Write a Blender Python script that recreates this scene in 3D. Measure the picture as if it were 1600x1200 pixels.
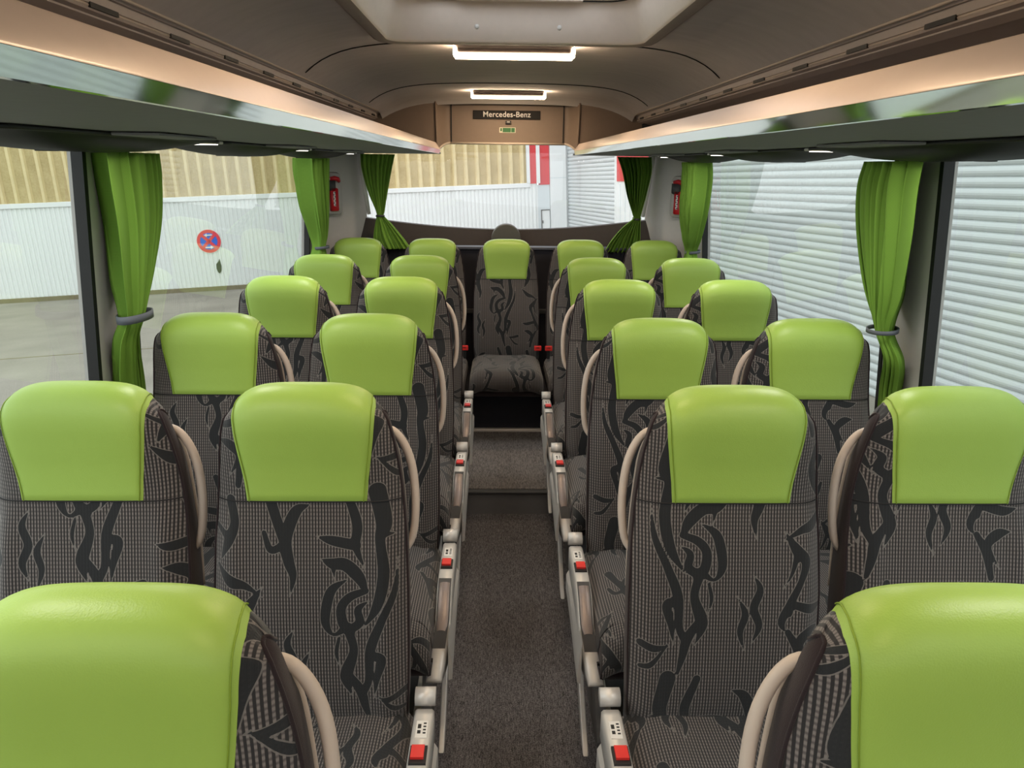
import bpy, math, random
import numpy as np
from mathutils import Vector, Matrix

# ------------------------------------------------------------------ scene, camera, light
for o in list(bpy.data.objects):
    bpy.data.objects.remove(o, do_unlink=True)
SC = bpy.context.scene
COL = SC.collection
R = math.radians
random.seed(7)

CAM_Z = 1.70
cam_data = bpy.data.cameras.new('camera')
cam = bpy.data.objects.new('camera', cam_data)
COL.objects.link(cam)
cam_data.sensor_width = 36.0
cam_data.lens = 36.0 * 1150.0 / 1600.0
cam_data.clip_start = 0.02
_p, _y, _r = R(16.64), R(1.143), R(0.641)
_fw = Vector((math.sin(_y) * math.cos(_p), math.cos(_y) * math.cos(_p), -math.sin(_p)))
_rt = Vector((math.cos(_y), -math.sin(_y), 0))
_up = _rt.cross(_fw)
_c, _s = math.cos(_r), math.sin(_r)
_RT = _c * _rt + _s * _up
_UP = -_s * _rt + _c * _up
m = Matrix((( _RT.x, _UP.x, -_fw.x, -0.049), (_RT.y, _UP.y, -_fw.y, 0.0), (_RT.z, _UP.z, -_fw.z, CAM_Z), (0, 0, 0, 1)))
cam.matrix_world = m
SC.camera = cam

SKY_STRENGTH = 1.75
LAMP_STRENGTH = 32.0
SEAT_FILL_W = 2.2  # power of each fill light added above the seats
w = bpy.data.worlds.new('overcast_sky')
SC.world = w
w.use_nodes = True
bg = w.node_tree.nodes['Background']
bg.inputs[0].default_value = (0.93, 0.97, 1.0, 1)
bg.inputs[1].default_value = SKY_STRENGTH
SC.view_settings.view_transform = 'Standard'
SC.view_settings.look = 'None'
SC.view_settings.exposure = 0.45
SC.view_settings.gamma = 1.0
SC.view_settings.use_curve_mapping = False

# ------------------------------------------------------------------ helpers: materials
MATS = {}
def new_mat(name):
    m = bpy.data.materials.new(name)
    m.use_nodes = True
    nt = m.node_tree
    b = nt.nodes['Principled BSDF']
    MATS[name] = m
    return m, nt, b

def N(nt, t, **kw):
    n = nt.nodes.new(t)
    for k, v in kw.items():
        setattr(n, k, v)
    return n

def math_node(nt, op, a, b=None, clamp=False):
    n = nt.nodes.new('ShaderNodeMath'); n.operation = op; n.use_clamp = clamp
    for i, v in enumerate((a, b)):
        if v is None: continue
        if isinstance(v, (int, float)): n.inputs[i].default_value = v
        else: nt.links.new(v, n.inputs[i])
    return n.outputs[0]

def mixc(nt, fac, a, b):
    n = nt.nodes.new('ShaderNodeMix'); n.data_type = 'RGBA'
    for s, v in ((n.inputs[0], fac), (n.inputs[6], a), (n.inputs[7], b)):
        if isinstance(v, (int, float)): s.default_value = v
        elif isinstance(v, tuple): s.default_value = (v[0], v[1], v[2], 1)
        else: nt.links.new(v, s)
    return n.outputs[2]

def mat(name, col, rough=0.6, metal=0.0, var=0.08, scale=40.0, bump=0.0, bscale=300.0, spec=0.5, sheen=0.0, coat=0.0, stretch=None):
    """plain surface: base colour with a little noise variation and fine relief"""
    m, nt, b = new_mat(name)
    tc = N(nt, 'ShaderNodeTexCoord')
    src = tc.outputs['Object']
    if stretch:
        mp = N(nt, 'ShaderNodeMapping'); mp.inputs['Scale'].default_value = stretch
        nt.links.new(src, mp.inputs[0]); src = mp.outputs[0]
    no = N(nt, 'ShaderNodeTexNoise'); no.inputs['Scale'].default_value = scale; no.inputs['Detail'].default_value = 4
    nt.links.new(src, no.inputs['Vector'])
    lo = tuple(c * (1 - var) for c in col); hi = tuple(min(1, c * (1 + var)) for c in col)
    nt.links.new(mixc(nt, no.outputs['Fac'], lo, hi), b.inputs['Base Color'])
    b.inputs['Roughness'].default_value = rough
    b.inputs['Metallic'].default_value = metal
    b.inputs['Specular IOR Level'].default_value = spec
    if sheen:
        b.inputs['Sheen Weight'].default_value = sheen
    if coat:
        b.inputs['Coat Weight'].default_value = coat; b.inputs['Coat Roughness'].default_value = 0.05
    if bump:
        n2 = N(nt, 'ShaderNodeTexNoise'); n2.inputs['Scale'].default_value = bscale; n2.inputs['Detail'].default_value = 3
        nt.links.new(src, n2.inputs['Vector'])
        bp = N(nt, 'ShaderNodeBump'); bp.inputs['Strength'].default_value = bump; bp.inputs['Distance'].default_value = 0.002
        nt.links.new(n2.outputs['Fac'], bp.inputs['Height']); nt.links.new(bp.outputs[0], b.inputs['Normal'])
    return m

def emit_mat(name, col, strength):
    m, nt, b = new_mat(name)
    b.inputs['Base Color'].default_value = (*col, 1)
    b.inputs['Emission Color'].default_value = (*col, 1)
    b.inputs['Emission Strength'].default_value = strength
    return m

def glass_mat(name, tint, refl_ior=1.5, gain=1.0):
    m, nt, b = new_mat(name)
    nt.nodes.remove(b)
    out = nt.nodes['Material Output']
    tr = N(nt, 'ShaderNodeBsdfTransparent'); tr.inputs[0].default_value = (*tint, 1)
    gl = N(nt, 'ShaderNodeBsdfGlossy'); gl.inputs['Roughness'].default_value = 0.0
    # same reflectance from either side of the pane (two surfaces of a thin sheet)
    gm = N(nt, 'ShaderNodeNewGeometry')
    dt = N(nt, 'ShaderNodeVectorMath'); dt.operation = 'DOT_PRODUCT'
    nt.links.new(gm.outputs['Normal'], dt.inputs[0]); nt.links.new(gm.outputs['Incoming'], dt.inputs[1])
    c = math_node(nt, 'SUBTRACT', 1.0, math_node(nt, 'ABSOLUTE', dt.outputs['Value']), True)
    f0 = 2 * ((refl_ior - 1) / (refl_ior + 1)) ** 2
    f = math_node(nt, 'ADD', math_node(nt, 'MULTIPLY', math_node(nt, 'POWER', c, 4.5), 1 - f0), f0)
    f = math_node(nt, 'MULTIPLY', f, gain, True)
    mx = N(nt, 'ShaderNodeMixShader')
    nt.links.new(f, mx.inputs[0]); nt.links.new(tr.outputs[0], mx.inputs[1]); nt.links.new(gl.outputs[0], mx.inputs[2])
    nt.links.new(mx.outputs[0], out.inputs[0])
    return m

def fabric_mat():
    m, nt, b = new_mat('striped_tribal_fabric')
    uv = N(nt, 'ShaderNodeUVMap'); uv.uv_map = 'UVMap'
    sp = N(nt, 'ShaderNodeSeparateXYZ'); nt.links.new(uv.outputs[0], sp.inputs[0])
    u, v = sp.outputs[0], sp.outputs[1]
    st = math_node(nt, 'SINE', math_node(nt, 'MULTIPLY', u, 2 * math.pi / 0.0062))
    st = math_node(nt, 'ADD', math_node(nt, 'MULTIPLY', st, 1.6), 0.35, True)
    da = math_node(nt, 'SINE', math_node(nt, 'MULTIPLY', v, 2 * math.pi / 0.0085))
    da = math_node(nt, 'ADD', math_node(nt, 'MULTIPLY', da, 0.35), 0.75, True)
    f = math_node(nt, 'MULTIPLY', st, da)
    tc = N(nt, 'ShaderNodeTexCoord')
    no = N(nt, 'ShaderNodeTexNoise'); no.inputs['Scale'].default_value = 900; nt.links.new(tc.outputs['Object'], no.inputs['Vector'])
    f = math_node(nt, 'MULTIPLY', f, math_node(nt, 'ADD', no.outputs['Fac'], 0.55))
    base = mixc(nt, f, (0.022, 0.020, 0.021), (0.195, 0.170, 0.160))
    at = N(nt, 'ShaderNodeAttribute'); at.attribute_name = 'sdf'
    d = at.outputs['Fac']
    inside = math_node(nt, 'LESS_THAN', d, 0.0)
    band = math_node(nt, 'MULTIPLY', math_node(nt, 'LESS_THAN', d, 0.0017), math_node(nt, 'GREATER_THAN', d, 0.0))
    c = mixc(nt, inside, base, (0.017, 0.018, 0.020))
    c = mixc(nt, math_node(nt, 'MULTIPLY', band, 0.8), c, (0.17, 0.155, 0.145))
    nt.links.new(c, b.inputs['Base Color'])
    b.inputs['Roughness'].default_value = 0.9
    b.inputs['Specular IOR Level'].default_value = 0.2
    b.inputs['Sheen Weight'].default_value = 0.25
    bp = N(nt, 'ShaderNodeBump'); bp.inputs['Strength'].default_value = 0.25; bp.inputs['Distance'].default_value = 0.001
    nt.links.new(math_node(nt, 'SUBTRACT', f, math_node(nt, 'MULTIPLY', inside, 0.4)), bp.inputs['Height'])
    nt.links.new(bp.outputs[0], b.inputs['Normal'])
    return m

def curtain_mat():
    m, nt, b = new_mat('green_curtain_cloth')
    uv = N(nt, 'ShaderNodeUVMap'); uv.uv_map = 'UVMap'
    sp = N(nt, 'ShaderNodeSeparateXYZ'); nt.links.new(uv.outputs[0], sp.inputs[0])
    a = math_node(nt, 'SINE', math_node(nt, 'MULTIPLY', sp.outputs[0], 2 * math.pi / 0.004))
    c = math_node(nt, 'SINE', math_node(nt, 'MULTIPLY', sp.outputs[1], 2 * math.pi / 0.004))
    f = math_node(nt, 'ADD', math_node(nt, 'MULTIPLY', math_node(nt, 'MULTIPLY', a, c), 0.5), 0.5, True)
    col = mixc(nt, f, (0.14, 0.28, 0.034), (0.23, 0.41, 0.062))
    nt.links.new(col, b.inputs['Base Color'])
    b.inputs['Roughness'].default_value = 0.85
    b.inputs['Specular IOR Level'].default_value = 0.2
    # thin cloth lets some daylight through
    tl = N(nt, 'ShaderNodeBsdfTranslucent'); nt.links.new(col, tl.inputs[0])
    mx = N(nt, 'ShaderNodeMixShader'); mx.inputs[0].default_value = 0.16
    nt.links.new(b.outputs[0], mx.inputs[1]); nt.links.new(tl.outputs[0], mx.inputs[2])
    nt.links.new(mx.outputs[0], nt.nodes['Material Output'].inputs[0])
    return m

def leather_mat():
    m, nt, b = new_mat('green_leather')
    tc = N(nt, 'ShaderNodeTexCoord')
    no = N(nt, 'ShaderNodeTexNoise'); no.inputs['Scale'].default_value = 6
    nt.links.new(tc.outputs['Object'], no.inputs['Vector'])
    nt.links.new(mixc(nt, no.outputs['Fac'], (0.30, 0.455, 0.076), (0.34, 0.505, 0.092)), b.inputs['Base Color'])
    b.inputs['Roughness'].default_value = 0.42
    b.inputs['Specular IOR Level'].default_value = 0.45
    vo = N(nt, 'ShaderNodeTexVoronoi'); vo.inputs['Scale'].default_value = 420
    nt.links.new(tc.outputs['Object'], vo.inputs['Vector'])
    n2 = N(nt, 'ShaderNodeTexNoise'); n2.inputs['Scale'].default_value = 60; nt.links.new(tc.outputs['Object'], n2.inputs['Vector'])
    h = math_node(nt, 'ADD', math_node(nt, 'MULTIPLY', vo.outputs['Distance'], 0.5), n2.outputs['Fac'])
    bp = N(nt, 'ShaderNodeBump'); bp.inputs['Strength'].default_value = 0.22; bp.inputs['Distance'].default_value = 0.0015
    nt.links.new(h, bp.inputs['Height']); nt.links.new(bp.outputs[0], b.inputs['Normal'])
    return m

def carpet_mat(name, dark, light, scale=420):
    m, nt, b = new_mat(name)
    tc = N(nt, 'ShaderNodeTexCoord')
    no = N(nt, 'ShaderNodeTexNoise'); no.inputs['Scale'].default_value = scale; no.inputs['Detail'].default_value = 2
    nt.links.new(tc.outputs['Object'], no.inputs['Vector'])
    mp = N(nt, 'ShaderNodeMapping'); mp.inputs['Scale'].default_value = (260, 40, 40)
    nt.links.new(tc.outputs['Object'], mp.inputs[0])
    n2 = N(nt, 'ShaderNodeTexNoise'); n2.inputs['Scale'].default_value = 1.0
    nt.links.new(mp.outputs[0], n2.inputs['Vector'])
    f = math_node(nt, 'MULTIPLY', no.outputs['Fac'], math_node(nt, 'ADD', n2.outputs['Fac'], 0.5))
    f = math_node(nt, 'MULTIPLY', math_node(nt, 'SUBTRACT', f, 0.3), 2.4, True)
    nt.links.new(mixc(nt, f, dark, light), b.inputs['Base Color'])
    b.inputs['Roughness'].default_value = 0.95; b.inputs['Specular IOR Level'].default_value = 0.1
    bp = N(nt, 'ShaderNodeBump'); bp.inputs['Strength'].default_value = 0.5; bp.inputs['Distance'].default_value = 0.002
    nt.links.new(f, bp.inputs['Height']); nt.links.new(bp.outputs[0], b.inputs['Normal'])
    return m

def asphalt_mat():
    m, nt, b = new_mat('weathered_asphalt')
    tc = N(nt, 'ShaderNodeTexCoord')
    n1 = N(nt, 'ShaderNodeTexNoise'); n1.inputs['Scale'].default_value = 0.8; n1.inputs['Detail'].default_value = 6
    n2 = N(nt, 'ShaderNodeTexNoise'); n2.inputs['Scale'].default_value = 30; n2.inputs['Detail'].default_value = 4
    for n in (n1, n2): nt.links.new(tc.outputs['Object'], n.inputs['Vector'])
    f = math_node(nt, 'ADD', math_node(nt, 'MULTIPLY', n1.outputs['Fac'], 1.2), math_node(nt, 'MULTIPLY', n2.outputs['Fac'], 0.4))
    f = math_node(nt, 'SUBTRACT', f, 0.35, True)
    nt.links.new(mixc(nt, f, (0.17, 0.15, 0.125), (0.36, 0.33, 0.28)), b.inputs['Base Color'])
    b.inputs['Roughness'].default_value = 0.8
    return m

def stained_sheet_mat():
    m, nt, b = new_mat('weathered_tan_sheet')
    tc = N(nt, 'ShaderNodeTexCoord')
    n1 = N(nt, 'ShaderNodeTexNoise'); n1.inputs['Scale'].default_value = 3.0; n1.inputs['Detail'].default_value = 8
    n2 = N(nt, 'ShaderNodeTexNoise'); n2.inputs['Scale'].default_value = 25; n2.inputs['Detail'].default_value = 5
    gm = N(nt, 'ShaderNodeNewGeometry')
    for n in (n1, n2): nt.links.new(gm.outputs['Position'], n.inputs['Vector'])
    f = math_node(nt, 'ADD', math_node(nt, 'MULTIPLY', n1.outputs['Fac'], 0.8), math_node(nt, 'MULTIPLY', n2.outputs['Fac'], 0.8))
    f = math_node(nt, 'SUBTRACT', f, 0.35, True)
    nt.links.new(mixc(nt, f, (0.36, 0.27, 0.12), (0.62, 0.50, 0.27)), b.inputs['Base Color'])
    b.inputs['Roughness'].default_value = 0.75
    return m

FABRIC = fabric_mat()
CURTAIN = curtain_mat()
LEATHER = leather_mat()
CARPET = carpet_mat('grey_rib_carpet', (0.03, 0.028, 0.029), (0.24, 0.225, 0.23))
CARPET2 = carpet_mat('speckled_step_carpet', (0.03, 0.028, 0.028), (0.34, 0.31, 0.30), 500)
ASPHALT = asphalt_mat()
TAN = stained_sheet_mat()
VELOUR = mat('dark_brown_velour', (0.026, 0.018, 0.020), 0.95, sheen=0.12, bump=0.3, bscale=600, spec=0.1)
PIPING = mat('green_thread', (0.20, 0.30, 0.02), 0.7)
SEAM = mat('dark_thread', (0.014, 0.013, 0.014), 0.9)
BEIGE = mat('beige_moulded_plastic', (0.55, 0.46, 0.39), 0.42, var=0.04)
SILVER = mat('silver_painted_plastic', (0.66, 0.63, 0.60), 0.35, metal=0.25, var=0.04)
PADGREY = mat('brushed_grey_inlay', (0.24, 0.19, 0.17), 0.38, metal=0.35, var=0.18, scale=60, stretch=(8, 1, 1))
DARKPL = mat('charcoal_plastic', (0.045, 0.044, 0.046), 0.5, bump=0.1)
LEGGREY = mat('grey_steel', (0.14, 0.135, 0.13), 0.45, metal=0.3)
REDPL = mat('red_buckle_plastic', (0.75, 0.035, 0.03), 0.35)
WHITEPL = mat('white_tag', (0.75, 0.73, 0.70), 0.5, var=0.03)
BLACK = mat('black_rubber', (0.010, 0.010, 0.011), 0.55)
BLACKGLOSS = mat('black_gloss_plastic', (0.008, 0.008, 0.009), 0.5, var=0.05, spec=0.08)
CEIL = mat('taupe_ceiling_lining', (0.53, 0.49, 0.485), 0.9, var=0.12, scale=5, bump=0.25, bscale=500, spec=0.15, stretch=(1, 6, 6))
RAILM = mat('taupe_rail', (0.44, 0.38, 0.355), 0.5, metal=0.2)
FASCIA = mat('champagne_fascia', (0.66, 0.54, 0.48), 0.36, metal=0.2, var=0.03, spec=0.5)
CHROME = mat('polished_chrome_band', (0.62, 0.66, 0.62), 0.06, metal=1.0, var=0.02)
UNDER = mat('grey_rack_underside', (0.20, 0.20, 0.198), 0.75, bump=0.15, bscale=700)
BULK = mat('brown_bulkhead_lining', (0.20, 0.145, 0.11), 0.6, bump=0.1, var=0.05)
HATCHM = mat('cream_hatch_frame', (0.93, 0.81, 0.72), 0.45, var=0.04)
HATCHDARK = mat('taupe_hatch_collar', (0.34, 0.30, 0.275), 0.6)
WALLM = mat('pale_grey_wall_lining', (0.54, 0.51, 0.49), 0.55, var=0.04)
REARBROWN = mat('dark_brown_rear_lining', (0.055, 0.042, 0.038), 0.7, var=0.1)
NAVY = mat('dark_navy_carpet_lining', (0.018, 0.018, 0.026), 0.9, var=0.15)
NAVYLIP = mat('blue_grey_ledge_edge', (0.060, 0.065, 0.085), 0.45)
GLASS = glass_mat('tinted_side_glass', (0.80, 0.86, 0.82), 1.55, 1.0)
CLEAR = glass_mat('clear_rear_glass', (0.97, 0.98, 0.98), 1.5, 0.6)
ROOFGLASS = glass_mat('smoked_roof_glass', (0.90, 0.92, 0.95), 1.5, 1.0)
LED = emit_mat('warm_led_diffuser', (1.0, 0.76, 0.50), LAMP_STRENGTH)
READ = emit_mat('reading_light_lens', (1.0, 0.93, 0.84), 2.0)
WHITECLAD = mat('white_wall_cladding', (0.74, 0.76, 0.75), 0.6, var=0.03, scale=2)
SLATM = mat('pale_roller_slat', (0.57, 0.60, 0.61), 0.55, var=0.04, scale=3)
GREYCLAD = mat('pale_grey_panel', (0.60, 0.65, 0.66), 0.6, var=0.03, scale=2)
REDCLAD = mat('red_cladding', (0.60, 0.05, 0.055), 0.6, var=0.08, scale=2)
KERB = mat('dirty_kerb', (0.20, 0.17, 0.10), 0.9, var=0.3, scale=6)
BLUE = mat('sign_blue', (0.02, 0.12, 0.62), 0.5)
RED = mat('hammer_red', (0.52, 0.012, 0.02), 0.4)
SIGNRED = mat('sign_red', (0.70, 0.04, 0.07), 0.5)
GREENSIGN = mat('exit_sign_green', (0.02, 0.13, 0.035), 0.5)
TEXTGREY = mat('silver_lettering', (0.62, 0.60, 0.58), 0.4)
TIEGREY = mat('grey_tie_band', (0.10, 0.11, 0.13), 0.7)

# ------------------------------------------------------------------ helpers: meshes
def mesh_data(name, V, F, material, smooth=True):
    me = bpy.data.meshes.new(name)
    me.from_pydata([tuple(map(float, v)) for v in V], [], [tuple(map(int, f)) for f in F])
    me.materials.append(material)
    if smooth:
        me.polygons.foreach_set('use_smooth', [True] * len(me.polygons))
    me.update()
    return me

def link(name, me, parent=None, loc=None, rot=None):
    o = bpy.data.objects.new(name, me)
    COL.objects.link(o)
    if parent is not None: o.parent = parent
    if loc is not None: o.location = loc
    if rot is not None: o.rotation_euler = rot
    return o

def ob(name, VF, material, parent=None, smooth=True, loc=None, rot=None, bevel=0):
    o = link(name, mesh_data(name, VF[0], VF[1], material, smooth), parent, loc, rot)
    if bevel:
        md = o.modifiers.new('bevel', 'BEVEL'); md.width = bevel; md.segments = 2; md.limit_method = 'ANGLE'
        o.data.polygons.foreach_set('use_smooth', [False] * len(o.data.polygons))
    return o

def empty(name, loc=(0, 0, 0), rot=(0, 0, 0)):
    o = bpy.data.objects.new(name, None); o.empty_display_size = 0.05
    COL.objects.link(o); o.location = loc; o.rotation_euler = rot
    return o

def tag(o, label=None, cat=None, group=None, kind=None):
    if label: o['label'] = label
    if cat: o['category'] = cat
    if group: o['group'] = group
    if kind: o['kind'] = kind
    return o

def box(c, s):
    x, y, z = c; a, b, d = s[0] / 2, s[1] / 2, s[2] / 2
    V = [(x + i * a, y + j * b, z + k * d) for k in (-1, 1) for j in (-1, 1) for i in (-1, 1)]
    F = [(0, 2, 3, 1), (4, 5, 7, 6), (0, 1, 5, 4), (2, 6, 7, 3), (0, 4, 6, 2), (1, 3, 7, 5)]
    return V, F

def bounds(x0, x1, y0, y1, z0, z1):
    return box(((x0 + x1) / 2, (y0 + y1) / 2, (z0 + z1) / 2), (x1 - x0, y1 - y0, z1 - z0))

def join(*parts):
    V, F = [], []
    for v, f in parts:
        n = len(V); V += list(v); F += [tuple(i + n for i in q) for q in f]
    return V, F

def grid(P, close_u=False, flip=False):
    """P[i][j] -> surface"""
    ni, nj = len(P), len(P[0])
    V = [p for row in P for p in row]
    F = []
    for i in range(ni - 1):
        for j in range(nj if close_u else nj - 1):
            k = (j + 1) % nj
            q = (i * nj + j, i * nj + k, (i + 1) * nj + k, (i + 1) * nj + j)
            F.append(q[::-1] if flip else q)
    return V, F

def loft(rings, caps=True):
    V, F = grid(rings, close_u=True)
    n = len(rings[0])
    if caps:
        F.append(tuple(range(n))[::-1])
        b = (len(rings) - 1) * n
        F.append(tuple(range(b, b + n)))
    return V, F

def catmull(pts, n):
    P = [np.array(p, float) for p in pts]
    P = [2 * P[0] - P[1]] + P + [2 * P[-1] - P[-2]]
    out = []
    segs = len(P) - 3
    for k in range(n):
        t = k / (n - 1) * segs; i = min(int(t), segs - 1); t -= i
        a, b, c, d = P[i], P[i + 1], P[i + 2], P[i + 3]
        out.append(0.5 * ((2 * b) + (c - a) * t + (2 * a - 5 * b + 4 * c - d) * t * t + (3 * b - a - 3 * c + d) * t ** 3))
    return out

def tube(pts, r, sides=8, closed=False):
    """r: number or list"""
    P = [Vector(p) for p in pts]; n = len(P)
    rr = r if isinstance(r, (list, tuple)) else [r] * n
    rings = []
    nrm = None
    for i, p in enumerate(P):
        if closed: t = P[(i + 1) % n] - P[i - 1]
        else: t = P[min(i + 1, n - 1)] - P[max(i - 1, 0)]
        t.normalize()
        if nrm is None:
            nrm = t.orthogonal().normalized()
        nrm = (nrm - t * nrm.dot(t))
        nrm = nrm.normalized() if nrm.length > 1e-6 else t.orthogonal().normalized()
        bn = t.cross(nrm)
        rings.append([tuple(p + (nrm * math.cos(2 * math.pi * k / sides) + bn * math.sin(2 * math.pi * k / sides)) * rr[i]) for k in range(sides)])
    if closed:
        rings.append(rings[0])
        return grid(rings, close_u=True)
    return loft(rings)

def prism_x(profile, x0, x1):
    """profile of (y,z), extruded along x"""
    n = len(profile)
    V = [(x0, y, z) for y, z in profile] + [(x1, y, z) for y, z in profile]
    F = [tuple(range(n))[::-1], tuple(range(n, 2 * n))] + [(i, (i + 1) % n, n + (i + 1) % n, n + i) for i in range(n)]
    return V, F

def prism_y(profile, y0, y1):
    n = len(profile)
    V = [(x, y0, z) for x, z in profile] + [(x, y1, z) for x, z in profile]
    F = [tuple(range(n)), tuple(range(n, 2 * n))[::-1]] + [(i, n + i, n + (i + 1) % n, (i + 1) % n) for i in range(n)]
    return V, F

def cyl(c, axis, r, h, n=20, r2=None):
    A = Vector(axis).normalized(); o = A.orthogonal().normalized(); b = A.cross(o); c = Vector(c)
    r2 = r if r2 is None else r2
    R0 = [tuple(c + (o * math.cos(2 * math.pi * k / n) + b * math.sin(2 * math.pi * k / n)) * r) for k in range(n)]
    R1 = [tuple(c + A * h + (o * math.cos(2 * math.pi * k / n) + b * math.sin(2 * math.pi * k / n)) * r2) for k in range(n)]
    return loft([R0, R1])

def rrect(hx, hy, rad, n=5):
    out = []
    for cx, cy, a0 in ((hx - rad, hy - rad, 0), (-hx + rad, hy - rad, 90), (-hx + rad, -hy + rad, 180), (hx - rad, -hy + rad, 270)):
        for k in range(n + 1):
            a = R(a0 + 90 * k / n)
            out.append((cx + rad * math.cos(a), cy + rad * math.sin(a)))
    return out

def copy_tree(o, parent=None):
    c = o.copy(); COL.objects.link(c)
    if parent is not None: c.parent = parent
    for ch in list(o.children):
        copy_tree(ch, c)
    return c

# ------------------------------------------------------------------ tribal print (signed distance to tapered strokes)
STROKES_PX = [
    [(960, 72, 2), (915, 95, 14), (880, 180, 16), (890, 250, 14), (905, 300, 9), (893, 365, 0)],
    [(825, 40, 14), (850, 120, 13), (878, 190, 14)],
    [(806, 160, 6), (830, 215, 9), (880, 195, 10)],
    [(1090, 30, 10), (1125, 130, 13), (1122, 205, 10), (1152, 275, 1)],
    [(985, 172, 0), (1040, 185, 12), (1120, 200, 14)],
    [(1000, 243, 0), (1040, 258, 13), (1085, 262, 16), (1130, 300, 15), (1155, 345, 6)],
    [(1040, 255, 8), (1050, 315, 0)],
    [(1155, 345, 8), (1100, 365, 11), (1070, 400, 12), (1075, 450, 13), (1100, 480, 12)],
    [(1092, 308, 1), (1040, 340, 11), (1020, 390, 13), (1015, 450, 11), (1042, 488, 4), (1090, 462, 12)],
    [(1168, 376, 0), (1128, 405, 9), (1132, 448, 11), (1092, 475, 12)],
    [(1092, 470, 12), (1110, 540, 11), (1086, 610, 16), (1080, 645, 11), (1105, 705, 0)],
    [(1086, 615, 8), (1130, 680, 13), (1145, 740, 10), (1160, 800, 4)],
    [(1060, 500, 4), (1050, 550, 5), (1062, 600, 0)],
    [(1195, 30, 22), (1217, 130, 20), (1205, 180, 13), (1217, 290, 15), (1195, 390, 13), (1140, 475, 0)],
    [(1250, 165, 2), (1205, 165, 10)],
    [(1264, 235, 0), (1252, 350, 8), (1205, 450, 11), (1168, 540, 13), (1160, 640, 10), (1138, 695, 8)],
    [(1165, 560, 10), (1205, 570, 13), (1188, 640, 8), (1178, 705, 0)],
    [(1190, 705, 0), (1240, 712, 9), (1290, 700, 10)], [(1200, 703, 3), (1255, 765, 7), (1290, 780, 6)],
    [(690, 60, 13), (705, 130, 12), (685, 185, 14), (655, 245, 2)], [(630, 140, 6), (680, 175, 10)],
    [(630, 255, 2), (690, 312, 14), (740, 330, 9), (802, 367, 0)],
    [(800, 330, 0), (752, 395, 14), (722, 430, 13), (738, 490, 8), (772, 565, 10), (800, 625, 10), (784, 662, 0)],
    [(752, 400, 8), (770, 470, 4), (800, 520, 0)],
    [(632, 575, 0), (684, 585, 12), (762, 570, 10), (776, 600, 8)],
    [(652, 650, 0), (702, 660, 14), (735, 700, 10), (686, 775, 0)],
    [(776, 660, 8), (740, 720, 11), (720, 800, 8)],
    [(905, 470, 0), (880, 520, 9), (900, 580, 11), (880, 640, 9), (905, 700, 0)],
    [(960, 540, 0), (930, 600, 9), (945, 660, 8), (925, 730, 0)],
]
def stroke_points():
    P = []
    for s in STROKES_PX:
        pts = [((a - 955) * 0.0006, (b - 60) * 0.00066, r * 0.00082) for a, b, r in s]
        for q in catmull(pts, 10 * len(pts)):
            P.append(q)
    return np.array(P)
SPTS = stroke_points()
_tiles = [SPTS]
for _i in (-1, 0, 1):                      # neighbouring repeats near the tile borders
    for _j in (-1, 0, 1):
        if _i or _j:
            q = SPTS + np.array([_i * .42, _j * .52, 0])
            _tiles.append(q[(np.abs(q[:, 0]) < .25) & (q[:, 1] > -.04) & (q[:, 1] < .56)])
SPTS = np.concatenate(_tiles)
def sdf_values(X, S, flip=False, dx=0.0, ds=0.0, scale=1.0):
    """distance of points (lateral X, running length S, metres) to the strokes; the print repeats every 0.52 m"""
    X = np.array(X) * (-1 if flip else 1) / scale + dx
    S = np.array(S) / scale + ds
    S = np.mod(S, 0.52)
    X = np.mod(X + 0.21, 0.42) - 0.21
    out = np.empty(len(X), np.float32)
    for a in range(0, len(X), 4000):
        d = np.hypot(X[a:a + 4000, None] - SPTS[None, :, 0], S[a:a + 4000, None] - SPTS[None, :, 1]) - np.maximum(SPTS[None, :, 2], -0.001)
        out[a:a + 4000] = d.min(1)
    return out * scale

def fabric_grid(name, P, U, S, flip=False, dx=0.0, ds=0.0, scale=1.0, rev=False):
    """P grid of points, U lateral metres, S running length metres (grids)"""
    V, F = grid(P, flip=rev)
    me = mesh_data(name, V, F, FABRIC)
    uvs = np.array([(U[i][j], S[i][j]) for i in range(len(P)) for j in range(len(P[0]))])
    lay = me.uv_layers.new(name='UVMap')
    vi = np.empty(len(me.loops), np.int32); me.loops.foreach_get('vertex_index', vi)
    lay.data.foreach_set('uv', uvs[vi].astype(np.float32).ravel())
    at = me.attributes.new('sdf', 'FLOAT', 'POINT')
    at.data.foreach_set('value', sdf_values(uvs[:, 0], uvs[:, 1], flip, dx, ds, scale))
    return me

# ------------------------------------------------------------------ the bus shell
Z = lambda h: CAM_Z + h          # height above the eye level of the photograph
FRONT_Y, BULK_Y = -2.6, 4.62
AISLE = 0.265
PLAT = 0.13
STEP_Y = 3.376

def struct(name, VF, material, parent=None, smooth=False, bevel=0):
    o = ob(name, VF, material, parent, smooth=smooth, bevel=bevel)
    if parent is None: o['kind'] = 'structure'
    return o

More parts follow.
